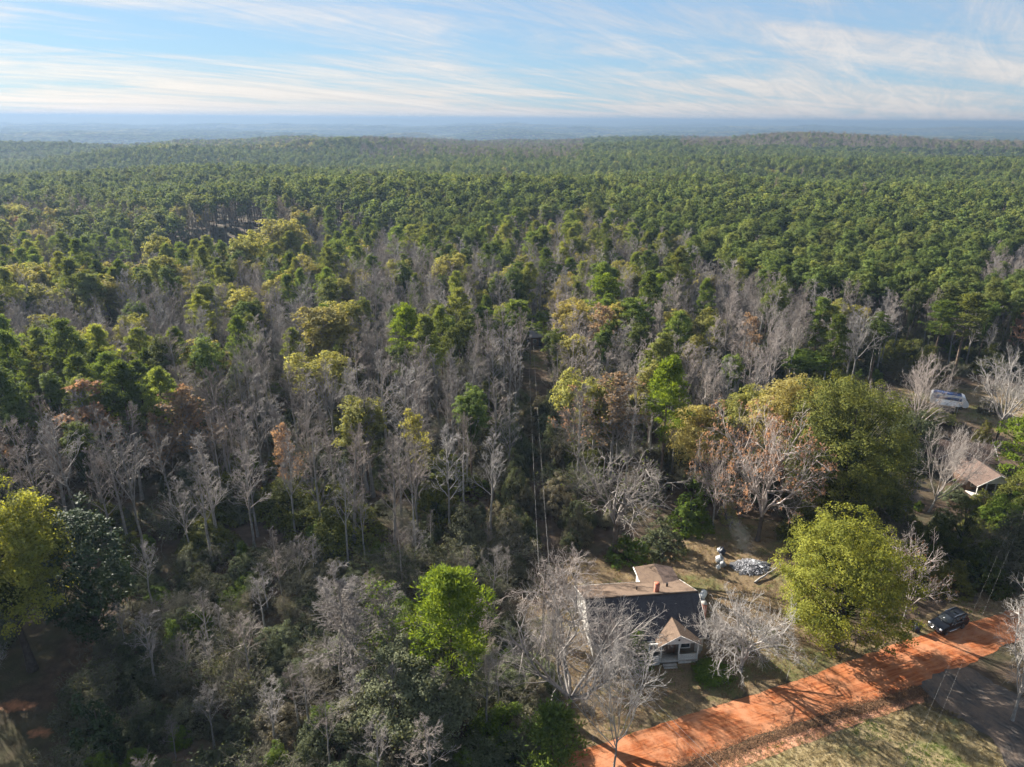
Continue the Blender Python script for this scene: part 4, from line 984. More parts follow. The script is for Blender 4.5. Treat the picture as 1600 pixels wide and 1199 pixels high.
# ------------------------------------------------------------------ shaded thicket and underbrush
THICKET = [(95, 1420), (70, 1180), (110, 1090), (150, 1020), (215, 935), (300, 878), (480, 866), (640, 855), (790, 840), (806, 880), (800, 960), (850, 1060), (885, 1150), (850, 1250), (700, 1300), (500, 1420)]
def thicket():
    X, Y = jitter_points(36, 110, 2.7, 1.0); bx, by = proj(X, Y, 0)
    k = in_poly(bx, by, THICKET)
    hx = np.array([(t[0], t[1]) for t in TREES if t[1] < 90]); d2 = np.min((X[:, None] - hx[None, :, 0]) ** 2 + (Y[:, None] - hx[None, :, 1]) ** 2, 1)
    k &= d2 > 1.6 ** 2
    edge = [(770, 860), (800, 760), (808, 640), (818, 640), (822, 760), (826, 860)]; edge2 = [(848, 640), (862, 640), (885, 760), (925, 850), (886, 855), (862, 760)]
    Xe, Ye = jitter_points(60, 150, 1.9, 0.3); ex, ey = proj(Xe, Ye, 0); ke = in_poly(ex, ey, edge) | in_poly(ex, ey, edge2)
    for x, y in zip(Xe[ke], Ye[ke]): 
        hh = rng.uniform(2.6, 6.0); sd = 'left' if x < 2 + (y - 83) * 0.03 else 'right'; ad = ('tall ' if hh > 4.2 else 'low ') + ('nearer ' if y < 95 else 'farther ')
        tree('vine_thicket', MOUNDS[int(rng.integers(5))], x, y, hh, ad + 'dark vine mound along the %s edge of the power line cut' % sd, ad + 'vine mounds %s of the cut' % sd, rng.uniform(0.5, 0.8))
    used = {}
    def nb_(x, y, kind):
        best = min(((math.hypot(x - lx, y - ly), nm, lx, ly) for nm, lx, ly in LANDMARKS))
        if best[0] < 14:
            qx, qy = proj(best[2], best[3], 0); px, py = proj(x, y, 0); dx, dy = px - qx, (py - qy) * 1.6
            t = (('left of' if dx < 0 else 'right of') if abs(dx) > abs(dy) else ('behind' if dy < 0 else 'in front of')) + ' the ' + best[1]
            n = used[(kind, t)] = used.get((kind, t), 0) + 1
            if n == 1: return t
        return 'at the %s of the thicket left of the house' % ('far end' if y > 72 else 'middle' if y > 58 else 'near end')
    for x, y, px, py in zip(X[k], Y[k], bx[k], by[k]):
        u = rng.random(); big = vnoise(np.array(x / 6), np.array(y / 6), 41)
        if u < 0.54:
            hh = rng.uniform(1.6, 3.2) + 4.2 * max(0, float(big) - 0.45); green = rng.random() > 0.8
            ad = ('tall ' if hh > 3.6 else 'low ') + ('green ' if green else 'grey ')
            tree('vine_thicket', MOUNDS[int(rng.integers(5))], x, y, hh, ad + 'vine mound ' + nb_(x, y, ad), ad + 'vine mounds in the left thicket', rng.uniform(0.9, 1.5), mats={'crown': 'shrub_leaves' if green else 'vine_leaves'})
        elif u > 0.80:
            tree('bare_tree', BARES[int(rng.integers(7))], x, y, rng.uniform(5.5, 10.5), 'small bare sapling ' + nb_(x, y, 'sap'), 'saplings in the left thicket', rng.uniform(1.0, 1.4))
        else:
            v_ = int(rng.integers(3)); ad = ('leafy tan ', 'leafless tan ', 'dense leafy ')[v_]
            tree('vine_thicket', TANGLES[v_], x, y, rng.uniform(2.2, 4.5), ad + 'vine tangle ' + nb_(x, y, ad), ad + 'vine tangles in the left thicket', rng.uniform(0.8, 1.2))
    # underbrush on the woodland floor
    X, Y = jitter_points(48, 260, 3.6, 0.78); bx, by = proj(X, Y, 0)
    right = [(860, 640), (900, 780), (960, 840), (1080, 800), (1200, 790), (1330, 900), (1440, 920), (1640, 900), (1640, 740), (1440, 740), (1400, 640), (1200, 640)]
    k = (~in_poly(bx, by, NO_TREES) | in_poly(bx, by, right)) & (rng.random(len(X)) < 0.62)
    X, Y = X[k], Y[k]; n = len(X); s = np.where(rng.random(n) < 0.42, rng.uniform(0.8, 1.9, n), rng.uniform(0.3, 0.8, n)); Z = terrain(X, Y)
    ms = [joined(p, 'brush') for p in (MOUNDS[0], MOUNDS[2], SHRUBS[0], TANGLES[0], TANGLES[1])]
    ms += [joined(dict(p, crown=recolour(p['crown'], 'live_oak_leaves')), 'brush') for p in (MOUNDS[1], MOUNDS[3])]
    w = rng.uniform(0.7, 1.3, n)
    scatter('underbrush', ms, np.stack([X, Y, Z], 1), rng.random(n) * 6.283, np.stack([s * w, s * w, s], 1), rng.integers(0, 7, n), 'low shady underbrush covering the floor of the woods', 'underbrush')
thicket()

# ------------------------------------------------------------------ the white house
def rot2(v, a): return (v[0] * math.cos(a) - v[1] * math.sin(a), v[0] * math.sin(a) + v[1] * math.cos(a))
def slab(name, quad, th, mat, parent):
    """roof plane: quad = eave-left, eave-right, ridge-right, ridge-left (3-D), real thickness, UV in metres"""
    Q = np.array(quad, float); n = np.cross(Q[1] - Q[0], Q[3] - Q[0]); n /= np.linalg.norm(n)
    if n[2] < 0: n = -n
    V = np.concatenate([Q, Q - n * th, Q, Q - n * th])
    e1 = Q[1] - Q[0]; e1 /= np.linalg.norm(e1); e2 = np.cross(n, e1)
    uvq = np.stack([(Q - Q[0]) @ e1, (Q - Q[0]) @ e2], 1)
    F = [(0, 1, 2, 3), (7, 6, 5, 4)] + [(8 + i, 8 + 4 + i, 8 + 4 + (i + 1) % 4, 8 + (i + 1) % 4) for i in range(4)]
    return link(name, mesh(name, V, [F], mat, uv=np.concatenate([uvq, uvq, uvq, uvq])), parent)
def boxpart(name, x0, x1, y0, y1, z0, z1, mat, parent):
    g = Geo(); g.box(x0, x1, y0, y1, z0, z1); return link(name, g.build(name, mat), parent)
def prism(name, prof, u0, u1, mat, parent, axis='x'):
    """profile (a, z) pushed along u; axis x: a is y; axis y: a is x"""
    n = len(prof); V = []
    for u in (u0, u1):
        for a, z in prof: V.append((u, a, z) if axis == 'x' else (a, u, z))
    g = Geo(); g.add(V, [(i, (i + 1) % n, n + (i + 1) % n, n + i) for i in range(n)])
    me_F = [np.array(g.F[0])]
    me = mesh(name, V, me_F, mat)
    import bmesh
    bm = bmesh.new(); bm.from_mesh(me); bm.verts.ensure_lookup_table()
    bm.faces.new([bm.verts[i] for i in range(n)]); bm.faces.new([bm.verts[n + i] for i in reversed(range(n))])
    bmesh.ops.recalc_face_normals(bm, faces=bm.faces); bm.to_mesh(me); bm.free()
    return link(name, me, parent)
def cyl(name, x, y, z0, z1, r, mat, parent, k=10, r2=None):
    g = Geo(); g.polytube([(x, y, z0), (x, y, z1)], [r, r if r2 is None else r2], k)
    a = np.arange(k) * 2 * np.pi / k
    V = np.concatenate([[(x, y, z1)], np.stack([x + (r2 or r) * np.cos(a), y + (r2 or r) * np.sin(a), np.full(k, z1)], 1)])
    g.add(V, [(0, 1 + i, 1 + (i + 1) % k) for i in range(k)])
    return link(name, g.build(name, mat), parent)
def window(parent, u, z, w, h, v, sgn=-1, axis='x', frame='white_paint'):
    """a window standing proud of a wall: frame with recessed glass and one muntin cross; axis = direction the wall runs"""
    fr = Geo(); t = 0.09
    def bx(a0, a1, z0, z1, d0, d1):
        lo, hi = sorted((v + sgn * d0, v + sgn * d1))
        if axis == 'x': fr.box(a0, a1, lo, hi, z0, z1)
        else: fr.box(lo, hi, a0, a1, z0, z1)
    bx(u - w / 2 - t, u + w / 2 + t, z + h, z + h + t, 0.002, 0.07); bx(u - w / 2 - t, u + w / 2 + t, z - t, z, 0.002, 0.09)
    bx(u - w / 2 - t, u - w / 2, z, z + h, 0.002, 0.07); bx(u + w / 2, u + w / 2 + t, z, z + h, 0.002, 0.07); bx(u - w / 2, u + w / 2, z + h / 2 - 0.03, z + h / 2 + 0.03, 0.012, 0.05)
    o = link('window', fr.build('window', frame), parent)
    gl = Geo(); lo, hi = sorted((v + sgn * 0.004, v + sgn * 0.02))
    if axis == 'x': gl.box(u - w / 2, u + w / 2, lo, hi, z, z + h)
    else: gl.box(lo, hi, u - w / 2, u + w / 2, z, z + h)
    link('pane', gl.build('pane', 'window_glass'), o)
    return o
def house():
    e = empty('white_house', (8.75, 66.45, 0), math.atan2(1.34, 12.35))
    tag(e, 'old white wooden house with dark front roof and gabled front porch', 'house')
    boxpart('foundation', 0.1, 12.3, -3.62, 5.42, -0.2, 0.45, 'concrete', e)
    prism('wall', [(-3.7, 0.45), (-3.7, 2.98), (0, 5.48), (5.5, 3.10), (5.5, 0.45)], 0, 12.4, 'white_clapboard', e)
    zf = lambda v: 5.6 + 0.679 * v
    front = slab('roof', [(-0.38, -4.25, zf(-4.25)), (12.78, -4.25, zf(-4.25)), (12.78, 0, 5.6), (-0.38, 0, 5.6)], 0.10, 'charcoal_shingles', e)
    rear = slab('roof', [(12.78, 5.95, 2.95), (-0.38, 5.95, 2.95), (-0.38, 0.004, 5.6), (12.78, 0.004, 5.6)], 0.10, 'brown_shingles', e)
    boxpart('ridge_cap', -0.38, 12.78, -0.13, 0.13, 5.56, 5.645, 'brown_shingles', e)
    for u in (-0.415, 12.785):                                                     # rake boards
        g = Geo()
        for (v0, z0, v1, z1) in ((-4.28, zf(-4.28), 0, 5.6), (0, 5.6, 5.98, 2.94)):
            V = [(u, v0, z0 + .02), (u + .03, v0, z0 + .02), (u + .03, v1, z1 + .02), (u, v1, z1 + .02), (u, v0, z0 - .2), (u + .03, v0, z0 - .2), (u + .03, v1, z1 - .2), (u, v1, z1 - .2)]
            g.add(V, [(0, 1, 2, 3), (4, 7, 6, 5), (0, 4, 5, 1), (3, 2, 6, 7), (0, 3, 7, 4), (1, 5, 6, 2)])
        link('rake_board', g.build('rake_board', 'weathered_white'), e)
    boxpart('fascia', -0.36, 12.76, -4.29, -4.255, zf(-4.25) - 0.17, zf(-4.25) + 0.01, 'weathered_white', e)
    boxpart('fascia', -0.36, 12.76, 5.955, 5.99, 2.80, 2.96, 'weathered_white', e)
    # chimneys and pipes
    ch = boxpart('chimney', 7.95, 8.45, 0.75, 1.20, 4.6, 6.25, 'chimney_brick', rear); boxpart('cap', 7.91, 8.49, 0.71, 1.24, 6.252, 6.33, 'chimney_brick', ch)
    ch = boxpart('chimney', 12.82, 13.32, -1.55, -0.75, -0.1, 4.95, 'chimney_brick', e); boxpart('cap', 12.79, 13.36, -1.6, -0.7, 4.952, 5.05, 'concrete', ch)
    cyl('vent_pipe', 6.3, 2.4, 4.3, 4.98, 0.09, 'dark_interior', rear); cyl('vent_pipe', 10.15, 3.0, 4.0, 4.75, 0.13, 'dark_interior', rear)
    cyl('vent_pipe', 4.0, -0.35, 5.2, 5.95, 0.025, 'grey_metal', front)
    r9 = np.random.default_rng(5)
    for i in range(14):                                                            # twigs fallen on the front slope
        u, v = r9.uniform(0.5, 12), r9.uniform(-3.6, -0.4)
        if 6 < u < 12 and v < -1.8: continue
        a = r9.uniform(-1.2, 1.2); l = r9.uniform(.15, .5); P = [(u, v, zf(v) + .03), (u + l * math.cos(a), v + l * math.sin(a), zf(v + l * math.sin(a)) + .04)]
        g = Geo(); g.polytube(P, .018, 4); link('fallen_twig', g.build('fallen_twig', 'pale_twigs'), front)
    # rear wing
    prism('wall', [(8.05, 0.1), (8.05, 3.18), (10.3, 3.44), (12.3, 2.92), (12.3, 0.1)], 5.51, 8.3, 'white_clapboard', e, 'y')
    slab('wing_roof', [(7.7, 8.6, 3.27), (7.7, 5.15, 3.27), (10.3, 4.40, 3.59), (10.3, 8.6, 3.59)], 0.08, 'brown_shingles', e)
    slab('wing_roof', [(12.7, 5.75, 2.98), (12.7, 8.6, 2.98), (10.304, 8.6, 3.59), (10.304, 4.40, 3.59)], 0.08, 'dark_brown_shingles', e)  # side turned from the sun: its shade is put into a darker shingle
    boxpart('eave_trim', 7.64, 7.69, 5.99, 8.62, 3.10, 3.29, 'weathered_white', e)
    # windows and door
    window(e, -1.6, 1.2, 0.9, 1.4, 0.0, -1, 'y'); window(e, 2.6, 1.2, 0.9, 1.4, 0.0, -1, 'y'); window(e, 0.0, 3.6, 0.55, 0.7, 0.0, -1, 'y')
    for u in (1.8, 4.2): window(e, u, 1.15, 0.9, 1.4, -3.7)
    boxpart('shaded_porch_wall', 5.75, 11.45, -3.735, -3.703, 0.46, 2.80, 'shaded_porch_wall', e)  # brown panel over the front wall; the porch shade is in its colour
    window(e, 6.55, 1.15, 0.85, 1.3, -3.735); window(e, 10.35, 1.15, 0.95, 1.3, -3.735)
    d = boxpart('door', 7.95, 8.85, -3.775, -3.738, 0.47, 2.5, 'door_wood', e); g = Geo(); g.box(8.70, 8.76, -3.83, -3.778, 1.38, 1.44); link('handle', g.build('handle', 'grey_metal'), d)
    boxpart('shutter_board', 9.0, 9.25, -3.765, -3.738, 0.47, 2.5, 'brown_boards', e)
    # porch
    boxpart('porch_floor', 5.72, 11.48, -4.98, -3.74, 0.30, 0.46, 'concrete', e)
    boxpart('porch_skirt', 5.76, 7.16, -4.93, -4.86, -0.1, 0.295, 'weathered_white', e); boxpart('porch_skirt', 9.28, 11.44, -4.93, -4.86, -0.1, 0.295, 'weathered_white', e)
    for u in (5.86, 7.22, 9.22, 11.36): boxpart('porch_column', u - 0.065, u + 0.065, -4.93, -4.80, 0.462, 2.74, 'white_paint', e)
    boxpart('porch_beam', 5.80, 11.45, -4.95, -4.78, 2.742, 2.86, 'white_paint', e)
    zp = lambda u: 4.15 - 0.565 * abs(u - 9.05)
    slab('porch_roof', [(6.65, -4.10, zp(6.65)), (6.65, -5.38, zp(6.65)), (9.05, -5.38, 4.15), (9.05, -2.10, 4.15)], 0.07, 'brown_shingles', e)
    slab('porch_roof', [(11.62, -5.38, zp(11.62)), (11.62, -4.15, zp(11.62)), (9.054, -2.10, 4.15), (9.054, -5.38, 4.15)], 0.07, 'brown_shingles', e)
    prism('porch_gable', [(6.85, 2.862), (11.45, 2.862), (9.05, 4.03)], -5.14, -5.08, 'white_paint', e, 'y')
    cyl_v = Geo(); cyl_v.box(8.93, 9.13, -5.18, -5.142, 3.28, 3.50); link('gable_vent', cyl_v.build('gable_vent', 'dark_interior'), e)
    for s, (ua, ub) in enumerate(((6.62, 9.05), (11.65, 9.05))):
        g = Geo(); za, zb = zp(ua) , 4.16
        V = [(ua, -5.42, za), (ub, -5.42, zb), (ub, -5.385, zb), (ua, -5.385, za), (ua, -5.42, za - .13), (ub, -5.42, zb - .13), (ub, -5.385, zb - .13), (ua, -5.385, za - .13)]
        g.add(V, [(0, 1, 2, 3), (4, 7, 6, 5), (0, 4, 5, 1), (3, 2, 6, 7), (0, 3, 7, 4), (1, 5, 6, 2)]); link('barge_board', g.build('barge_board', 'white_paint'), e)
    for (a, b) in ((5.93, 7.15), (9.29, 11.29)):
        r_ = boxpart('railing', a, b, -4.90, -4.83, 1.12, 1.19, 'white_paint', e); boxpart('bottom_rail', a, b, -4.90, -4.83, 0.50, 0.56, 'white_paint', r_)
        g = Geo(); P0, P1 = [], []
        for s in (-1, 1):
            for q in np.arange(a - 0.6, b + 0.6, 0.14):
                x0, x1 = q, q + s * 0.56; lo, hi = 0.0, 1.0
                for xb, sg in ((a, 1), (b, -1)):
                    f0, f1 = (x0 - xb) * sg, (x1 - xb) * sg
                    if f0 < 0 and f1 < 0: lo = 2
                    elif f0 < 0: lo = max(lo, -f0 / (f1 - f0))
                    elif f1 < 0: hi = min(hi, f0 / (f0 - f1))
                if hi - lo > 0.05:
                    P0.append((x0 + (x1 - x0) * lo, -4.865 + s * 0.012, 0.56 + 0.56 * lo)); P1.append((x0 + (x1 - x0) * hi, -4.865 + s * 0.012, 0.56 + 0.56 * hi))
        g.tubes(P0, P1, 0.026, 0.026, 4); lt = link('lattice', g.build('lattice', 'white_paint'), r_); lt['kind'] = 'stuff'
    for i in range(2): boxpart('step', 7.5, 9.0, -5.30 - 0.3 * i, -4.985 - 0.3 * i, -0.1, 0.24 - 0.13 * i, 'concrete', e)
house()

def simple_house(name, label, at, rz, L, W, wall_h, ridge_h, wall, roof, trim='white_paint', open_front=0.0):
    e = empty(name, at, rz); tag(e, label, 'house')
    prism('wall', [(-W / 2, -0.2), (-W / 2, wall_h), (0, ridge_h - 0.12), (W / 2, wall_h), (W / 2, -0.2)], -L / 2 + open_front, L / 2, wall, e)
    k = (ridge_h - wall_h) / (W / 2); o = 0.45; ze = wall_h - k * o
    slab('roof', [(-L / 2 - .4, -W / 2 - o, ze), (L / 2 + .4, -W / 2 - o, ze), (L / 2 + .4, 0, ridge_h), (-L / 2 - .4, 0, ridge_h)], 0.1, roof, e)
    slab('roof', [(L / 2 + .4, W / 2 + o, ze), (-L / 2 - .4, W / 2 + o, ze), (-L / 2 - .4, 0.004, ridge_h), (L / 2 + .4, 0.004, ridge_h)], 0.1, roof, e)
    for u in (-L / 2 - 0.44, L / 2 + 0.41):
        for s in (-1, 1):
            g = Geo(); v1 = s * (W / 2 + o)
            V = [(u, v1, ze + .03), (u + .05, v1, ze + .03), (u + .05, 0, ridge_h + .03), (u, 0, ridge_h + .03), (u, v1, ze - .17), (u + .05, v1, ze - .17), (u + .05, 0, ridge_h - .17), (u, 0, ridge_h - .17)]
            g.add(V, [(0, 1, 2, 3), (4, 7, 6, 5), (0, 4, 5, 1), (3, 2, 6, 7), (0, 3, 7, 4), (1, 5, 6, 2)]); link('rake_board', g.build('rake_board', trim), e)
    return e
def homestead():
    c = un(1486, 718)
    e = simple_house('cream_house', 'low cream house with brown roof half hidden by bare trees', (c.x, c.y, 0), R(-14), 11.0, 7.0, 2.5, 4.2, 'cream_wall', 'dark_brown_shingles')
    for u in (-3.2, 0.4, 3.4): window(e, u, 0.95, 1.0, 1.2, -3.5)
    window(e, 0.0, 0.95, 1.0, 1.2, -5.5, -1, 'y'); boxpart('door', -1.6, -0.7, -3.54, -3.502, 0.1, 2.1, 'door_wood', e)
    a = un(1564, 737, 4.1); b = un(1526, 712, 4.1); ang = math.atan2(b.y - a.y, b.x - a.x); d = Vector((math.cos(ang), math.sin(ang), 0))
    m = a + d * 4.6; m.z = 0
    e = simple_house('gabled_house', 'brown-roofed house with white-edged porch gable at the right edge', m, ang, 9.0, 6.2, 2.5, 4.1, 'brown_clapboard', 'dark_brown_shingles', open_front=2.4)
    prism('porch_gable', [(-3.2, 2.45), (3.2, 2.45), (0, 3.98)], -4.44, -4.36, 'weathered_white', e)
    for v in (-2.9, -1.5, 0.0, 1.5, 2.9): boxpart('porch_column', -4.36, -4.24, v - 0.06, v + 0.06, 0.0, 2.44, 'white_paint', e)
    boxpart('porch_floor', -4.5, -2.1, -3.1, 3.1, -0.2, 0.12, 'concrete', e)
    boxpart('door', -2.16, -2.102, -0.45, 0.45, 0.13, 2.15, 'door_wood', e); window(e, -1.9, 0.95, 0.9, 1.2, -2.1, -1, 'y'); window(e, 1.9, 0.95, 0.9, 1.2, -2.1, -1, 'y')
    s = un(840, 541); 
    e = empty('wooden_shed', (s.x + 0.6, s.y + 2, float(terrain(s.x, s.y))), R(4)); tag(e, 'small brown wooden shed at the far end of the power line cut', 'shed')
    prism('wall', [(-1.9, -0.2), (-1.9, 2.5), (1.9, 2.9), (1.9, -0.2)], -2.6, 2.6, 'brown_clapboard', e)
    slab('roof', [(-3.0, -2.4, 2.55), (3.0, -2.4, 2.55), (3.0, 2.3, 3.05), (-3.0, 2.3, 3.05)], 0.08, 'grey_roof_metal', e)
    boxpart('door', -0.5, 0.5, -1.94, -1.902, 0.0, 2.0, 'dark_interior', e); window(e, -1.6, 1.0, 0.7, 0.8, -1.9); 
    # camper
    p, q = un(1452, 625), un(1512, 634); ang = math.atan2(q.y - p.y, q.x - p.x); mid = (p + q) / 2
    e = empty('camper', (mid.x, mid.y, 0), ang); tag(e, 'long white camper with dark blue window band in the far right yard', 'camper')
    L_ = (q - p).length
    prism('body', [(-L_ / 2, 0.55), (L_ / 2 - .5, 0.5), (L_ / 2, 0.9), (L_ / 2 - .1, 1.5), (L_ / 2 - .9, 2.55), (L_ / 2 - 1.4, 2.75), (-L_ / 2 + .2, 2.75), (-L_ / 2, 2.5)], -1.2, 1.2, 'rv_white', e, 'y')
    boxpart('window_band', -L_ / 2 + .5, L_ / 2 - 1.5, -1.23, -1.204, 1.75, 2.35, 'rv_blue', e); boxpart('roof_cover', -L_ / 2 + .3, L_ / 2 - 1.6, -1.0, 1.0, 2.755, 2.86, 'rv_blue', e)
    prism('windscreen', [(L_ / 2 - .08, 1.52), (L_ / 2 - .86, 2.53), (L_ / 2 - .9, 2.5), (L_ / 2 - .13, 1.5)], -1.05, 1.05, 'window_glass', e, 'y')
    for x in (-L_ / 4, L_ / 3.2):
        for s_ in (-1, 1): wheel(e, x, s_ * 1.1, 0.36, s_)
    boxpart('door', 0.6, 1.3, -1.235, -1.206, 0.62, 1.7, 'grey_metal', e)
    p = un(1477, 640)
    e = empty('canopy_shelter', (p.x, p.y, 0), ang + 0.1); tag(e, 'white-topped open shelter in front of the camper', 'shelter')
    slab('canopy', [(-2.0, -1.3, 2.05), (2.0, -1.3, 2.05), (2.0, 1.3, 2.3), (-2.0, 1.3, 2.3)], 0.05, 'white_paint', e)
    for x in (-1.8, 1.8):
        for y in (-1.15, 1.15): boxpart('post', x - 0.04, x + 0.04, y - 0.04, y + 0.04, -0.05, 2.0, 'grey_metal', e)
    boxpart('dark_body', -1.4, 1.4, -0.6, 0.7, 0.0, 0.85, 'dark_interior', e)  # plain dark box filling the space under the canopy
def wheel(parent, x, y, r, side, w=0.24):
    """tyre with a rounded shoulder, rim as its sub-part"""
    g = Geo(); k = 20
    P = [(x, y - w / 2, r), (x, y - w / 2 + .03, r), (x, y + w / 2 - .03, r), (x, y + w / 2, r)]
    a = np.arange(k) * 2 * np.pi / k; rr = [r * .9, r, r, r * .9]
    V = np.concatenate([np.stack([x + q * np.cos(a), np.full(k, p[1]), r + q * np.sin(a)], 1) for p, q in zip(P, rr)])
    F = [(i * k + j, i * k + (j + 1) % k, (i + 1) * k + (j + 1) % k, (i + 1) * k + j) for i in range(3) for j in range(k)]
    g.add(V, F)
    for yy, o in ((y - w / 2, 0), (y + w / 2, 3 * k)):
        c = np.concatenate([[(x, yy, r)], V[o:o + k]]); g.add(c, [(0, 1 + j, 1 + (j + 1) % k) for j in range(k)])
    t = link('wheel', g.build('wheel', 'tyre_rubber'), parent)
    g = Geo(); yo = y + side * (w / 2 + .006); yi = y + side * (w / 2 - .05)
    ring = lambda q, yy: np.stack([x + q * np.cos(a), np.full(k, yy), r + q * np.sin(a)], 1)
    V = np.concatenate([ring(r * .64, yo), ring(r * .56, yo), ring(r * .50, yi)]); g.add(V, [(i * k + j, i * k + (j + 1) % k, (i + 1) * k + (j + 1) % k, (i + 1) * k + j) for i in range(2) for j in range(k)])
    for s in range(5):
        b = s * 2 * math.pi / 5; c_, s_ = math.cos(b), math.sin(b); px, pz = -s_ * r * .08, c_ * r * .08
        V = [(x + px, yo - side * .012, r + pz), (x - px, yo - side * .012, r - pz), (x - px + c_ * r * .58, yo - side * .004, r - pz + s_ * r * .58), (x + px + c_ * r * .58, yo - side * .004, r + pz + s_ * r * .58)]
        g.add(V, [(0, 1, 2, 3)])
    link('rim', g.build('rim', 'chrome'), t)
    return t
homestead()

def suv():
    f = un(1480, 988); b = un(1505.5, 977.8); d = (f - b).normalized(); ang = math.atan2(d.y, d.x)
    side = Vector((d.y, -d.x, 0))                       # towards the car's right
    mid = (f + b) / 2 + side * 0.86
    e = empty('parked_car', (mid.x, mid.y, 0.02), ang); e.scale = (1.0, 1.0, 1.09); tag(e, 'black sport utility car with roof rails parked at the edge of the clay road', 'car')
    # lower body: side outline, drawn in at the sill and the shoulder
    prof = [(-2.30, 0.42), (-2.38, 0.62), (-2.36, 1.02), (-2.26, 1.10), (0.78, 1.10), (1.05, 1.08), (2.10, 0.98), (2.28, 0.88), (2.34, 0.62), (2.28, 0.36), (1.85, 0.34), (-1.85, 0.34)]
    def loft(name, prof, hw, mat, parent):
        n = len(prof); V = []; m = 5
        for j, y in enumerate((-1, -0.86, 0, 0.86, 1)):
            for (x, z) in prof:
                w = hw(x, z); s = 1.0 if abs(y) < 1 else 0.985
                V.append((x * s, y * w, z if abs(y) < 1 else z - 0.02 * (z > 0.8)))
        F = [(j * n + i, j * n + (i + 1) % n, (j + 1) * n + (i + 1) % n, (j + 1) * n + i) for j in range(m - 1) for i in range(n)]
        import bmesh
        me = mesh(name, V, [F], mat)
        bm = bmesh.new(); bm.from_mesh(me); bm.verts.ensure_lookup_table()
        for j in (0, m - 1): bm.faces.new([bm.verts[j * n + i] for i in range(n)])
        bmesh.ops.recalc_face_normals(bm, faces=bm.faces); bm.to_mesh(me); bm.free()
        return link(name, me, parent)
    loft('body', prof, lambda x, z: 0.94 - 0.05 * (z > 1.05) - 0.04 * (z < 0.4) - 0.07 * max(0, abs(x) - 1.9), 'car_paint', e)
    cab = [(-2.24, 1.095), (-2.08, 1.70), (-1.90, 1.76), (0.10, 1.76), (0.28, 1.72), (0.98, 1.085)]
    loft('cabin', cab, lambda x, z: 0.88 - 0.20 * (z - 1.09) / 0.67, 'car_paint', e)
    def panel(name, pts, mat, parent=e, th=0.012):
        Q = np.array(pts, float); n = np.cross(Q[1] - Q[0], Q[2] - Q[0]); n /= np.linalg.norm(n); k = len(Q)
        c = Q.mean(0) - np.array([-0.6, 0, 1.2]); n = n if n @ c > 0 else -n
        V = np.concatenate([Q - n * 0.02, Q + n * th]); F4 = [(i, (i + 1) % k, k + (i + 1) % k, k + i) for i in range(k)]
        tri = [(k, k + i, k + i + 1) for i in range(1, k - 1)]
        return link(name, mesh(name, V, [F4, tri], mat), parent)
    yb = lambda z: 0.88 - 0.20 * (z - 1.09) / 0.67
    sx = lambda z: 0.98 - 0.70 * (z - 1.085) / 0.635
    rx = lambda z: -2.24 + 0.16 * (z - 1.095) / 0.605
    panel('windscreen', [(sx(1.14), -0.76, 1.14), (sx(1.14), 0.76, 1.14), (sx(1.68), 0.62, 1.68), (sx(1.68), -0.62, 1.68)], 'window_glass')
    panel('rear_window', [(rx(1.2), -0.70, 1.2), (rx(1.2), 0.70, 1.2), (rx(1.66), 0.60, 1.66), (rx(1.66), -0.60, 1.66)], 'window_glass')
    for s in (-1, 1):
        for (xa, xb, xc, xd) in ((0.78, -0.02, -0.02, 0.26), (-0.10, -0.95, -0.95, -0.10), (-1.03, -2.02, -1.95, -1.03)):
            z0, z1 = 1.15, 1.66
            panel('side_window', [(xa, s * yb(z0), z0), (xb, s * yb(z0), z0), (xc, s * yb(z1), z1), (xd, s * yb(z1), z1)], 'window_glass')
        boxpart('door_trim', -1.95, 0.85, s * 0.90 - 0.012, s * 0.90 + 0.012, 1.085, 1.115, 'chrome', e)
        boxpart('running_board', -0.95, 0.95, min(s * 0.90, s * 1.0), max(s * 0.90, s * 1.0), 0.34, 0.40, 'chrome', e)
        for xh in (0.02, -0.95): boxpart('door_handle', xh - 0.02, xh + 0.14, min(s * 0.935, s * 0.965), max(s * 0.935, s * 0.965), 0.93, 0.97, 'chrome', e)
        g = Geo(); g.polytube([(-1.95, s * 0.60, 1.78), (-1.85, s * 0.60, 1.85), (0.0, s * 0.60, 1.85), (0.12, s * 0.60, 1.77)], 0.026, 8); link('roof_rail', g.build('roof_rail', 'chrome'), e)
        g = Geo(); g.box(0.52, 0.70, min(s * 0.86, s * 1.08), max(s * 0.86, s * 1.08), 1.12, 1.26); link('mirror', g.build('mirror', 'car_paint'), e)
        boxpart('headlight', 2.18, 2.335, min(s * 0.58, s * 0.86), max(s * 0.58, s * 0.86), 0.74, 0.92, 'lamp_glass', e)
        boxpart('tail_light', -2.40, -2.33, min(s * 0.72, s * 0.88), max(s * 0.72, s * 0.88), 0.75, 1.05, 'red_lamp', e)
        for x in (1.42, -1.42):
            wheel(e, x, s * 0.82, 0.38, s, 0.25)
            g = Geo(); a = np.linspace(0.1, math.pi - 0.1, 11)
            for i in range(10):
                q = [(x + rr * math.cos(t), s * yy, 0.38 + rr * math.sin(t)) for (rr, yy, t) in ((0.43, 0.953, a[i]), (0.43, 0.953, a[i + 1]), (0.50, 0.945, a[i + 1]), (0.50, 0.945, a[i]))]
                g.add(q, [(0, 1, 2, 3)])
            link('wheel_arch', g.build('wheel_arch', 'car_plastic'), e)
    gr = boxpart('grille', 2.22, 2.345, -0.55, 0.55, 0.72, 0.92, 'car_plastic', e)
    for z in (0.735, 0.905): boxpart('grille_bar', 2.30, 2.36, -0.57, 0.57, z - 0.015, z + 0.015, 'chrome', gr)
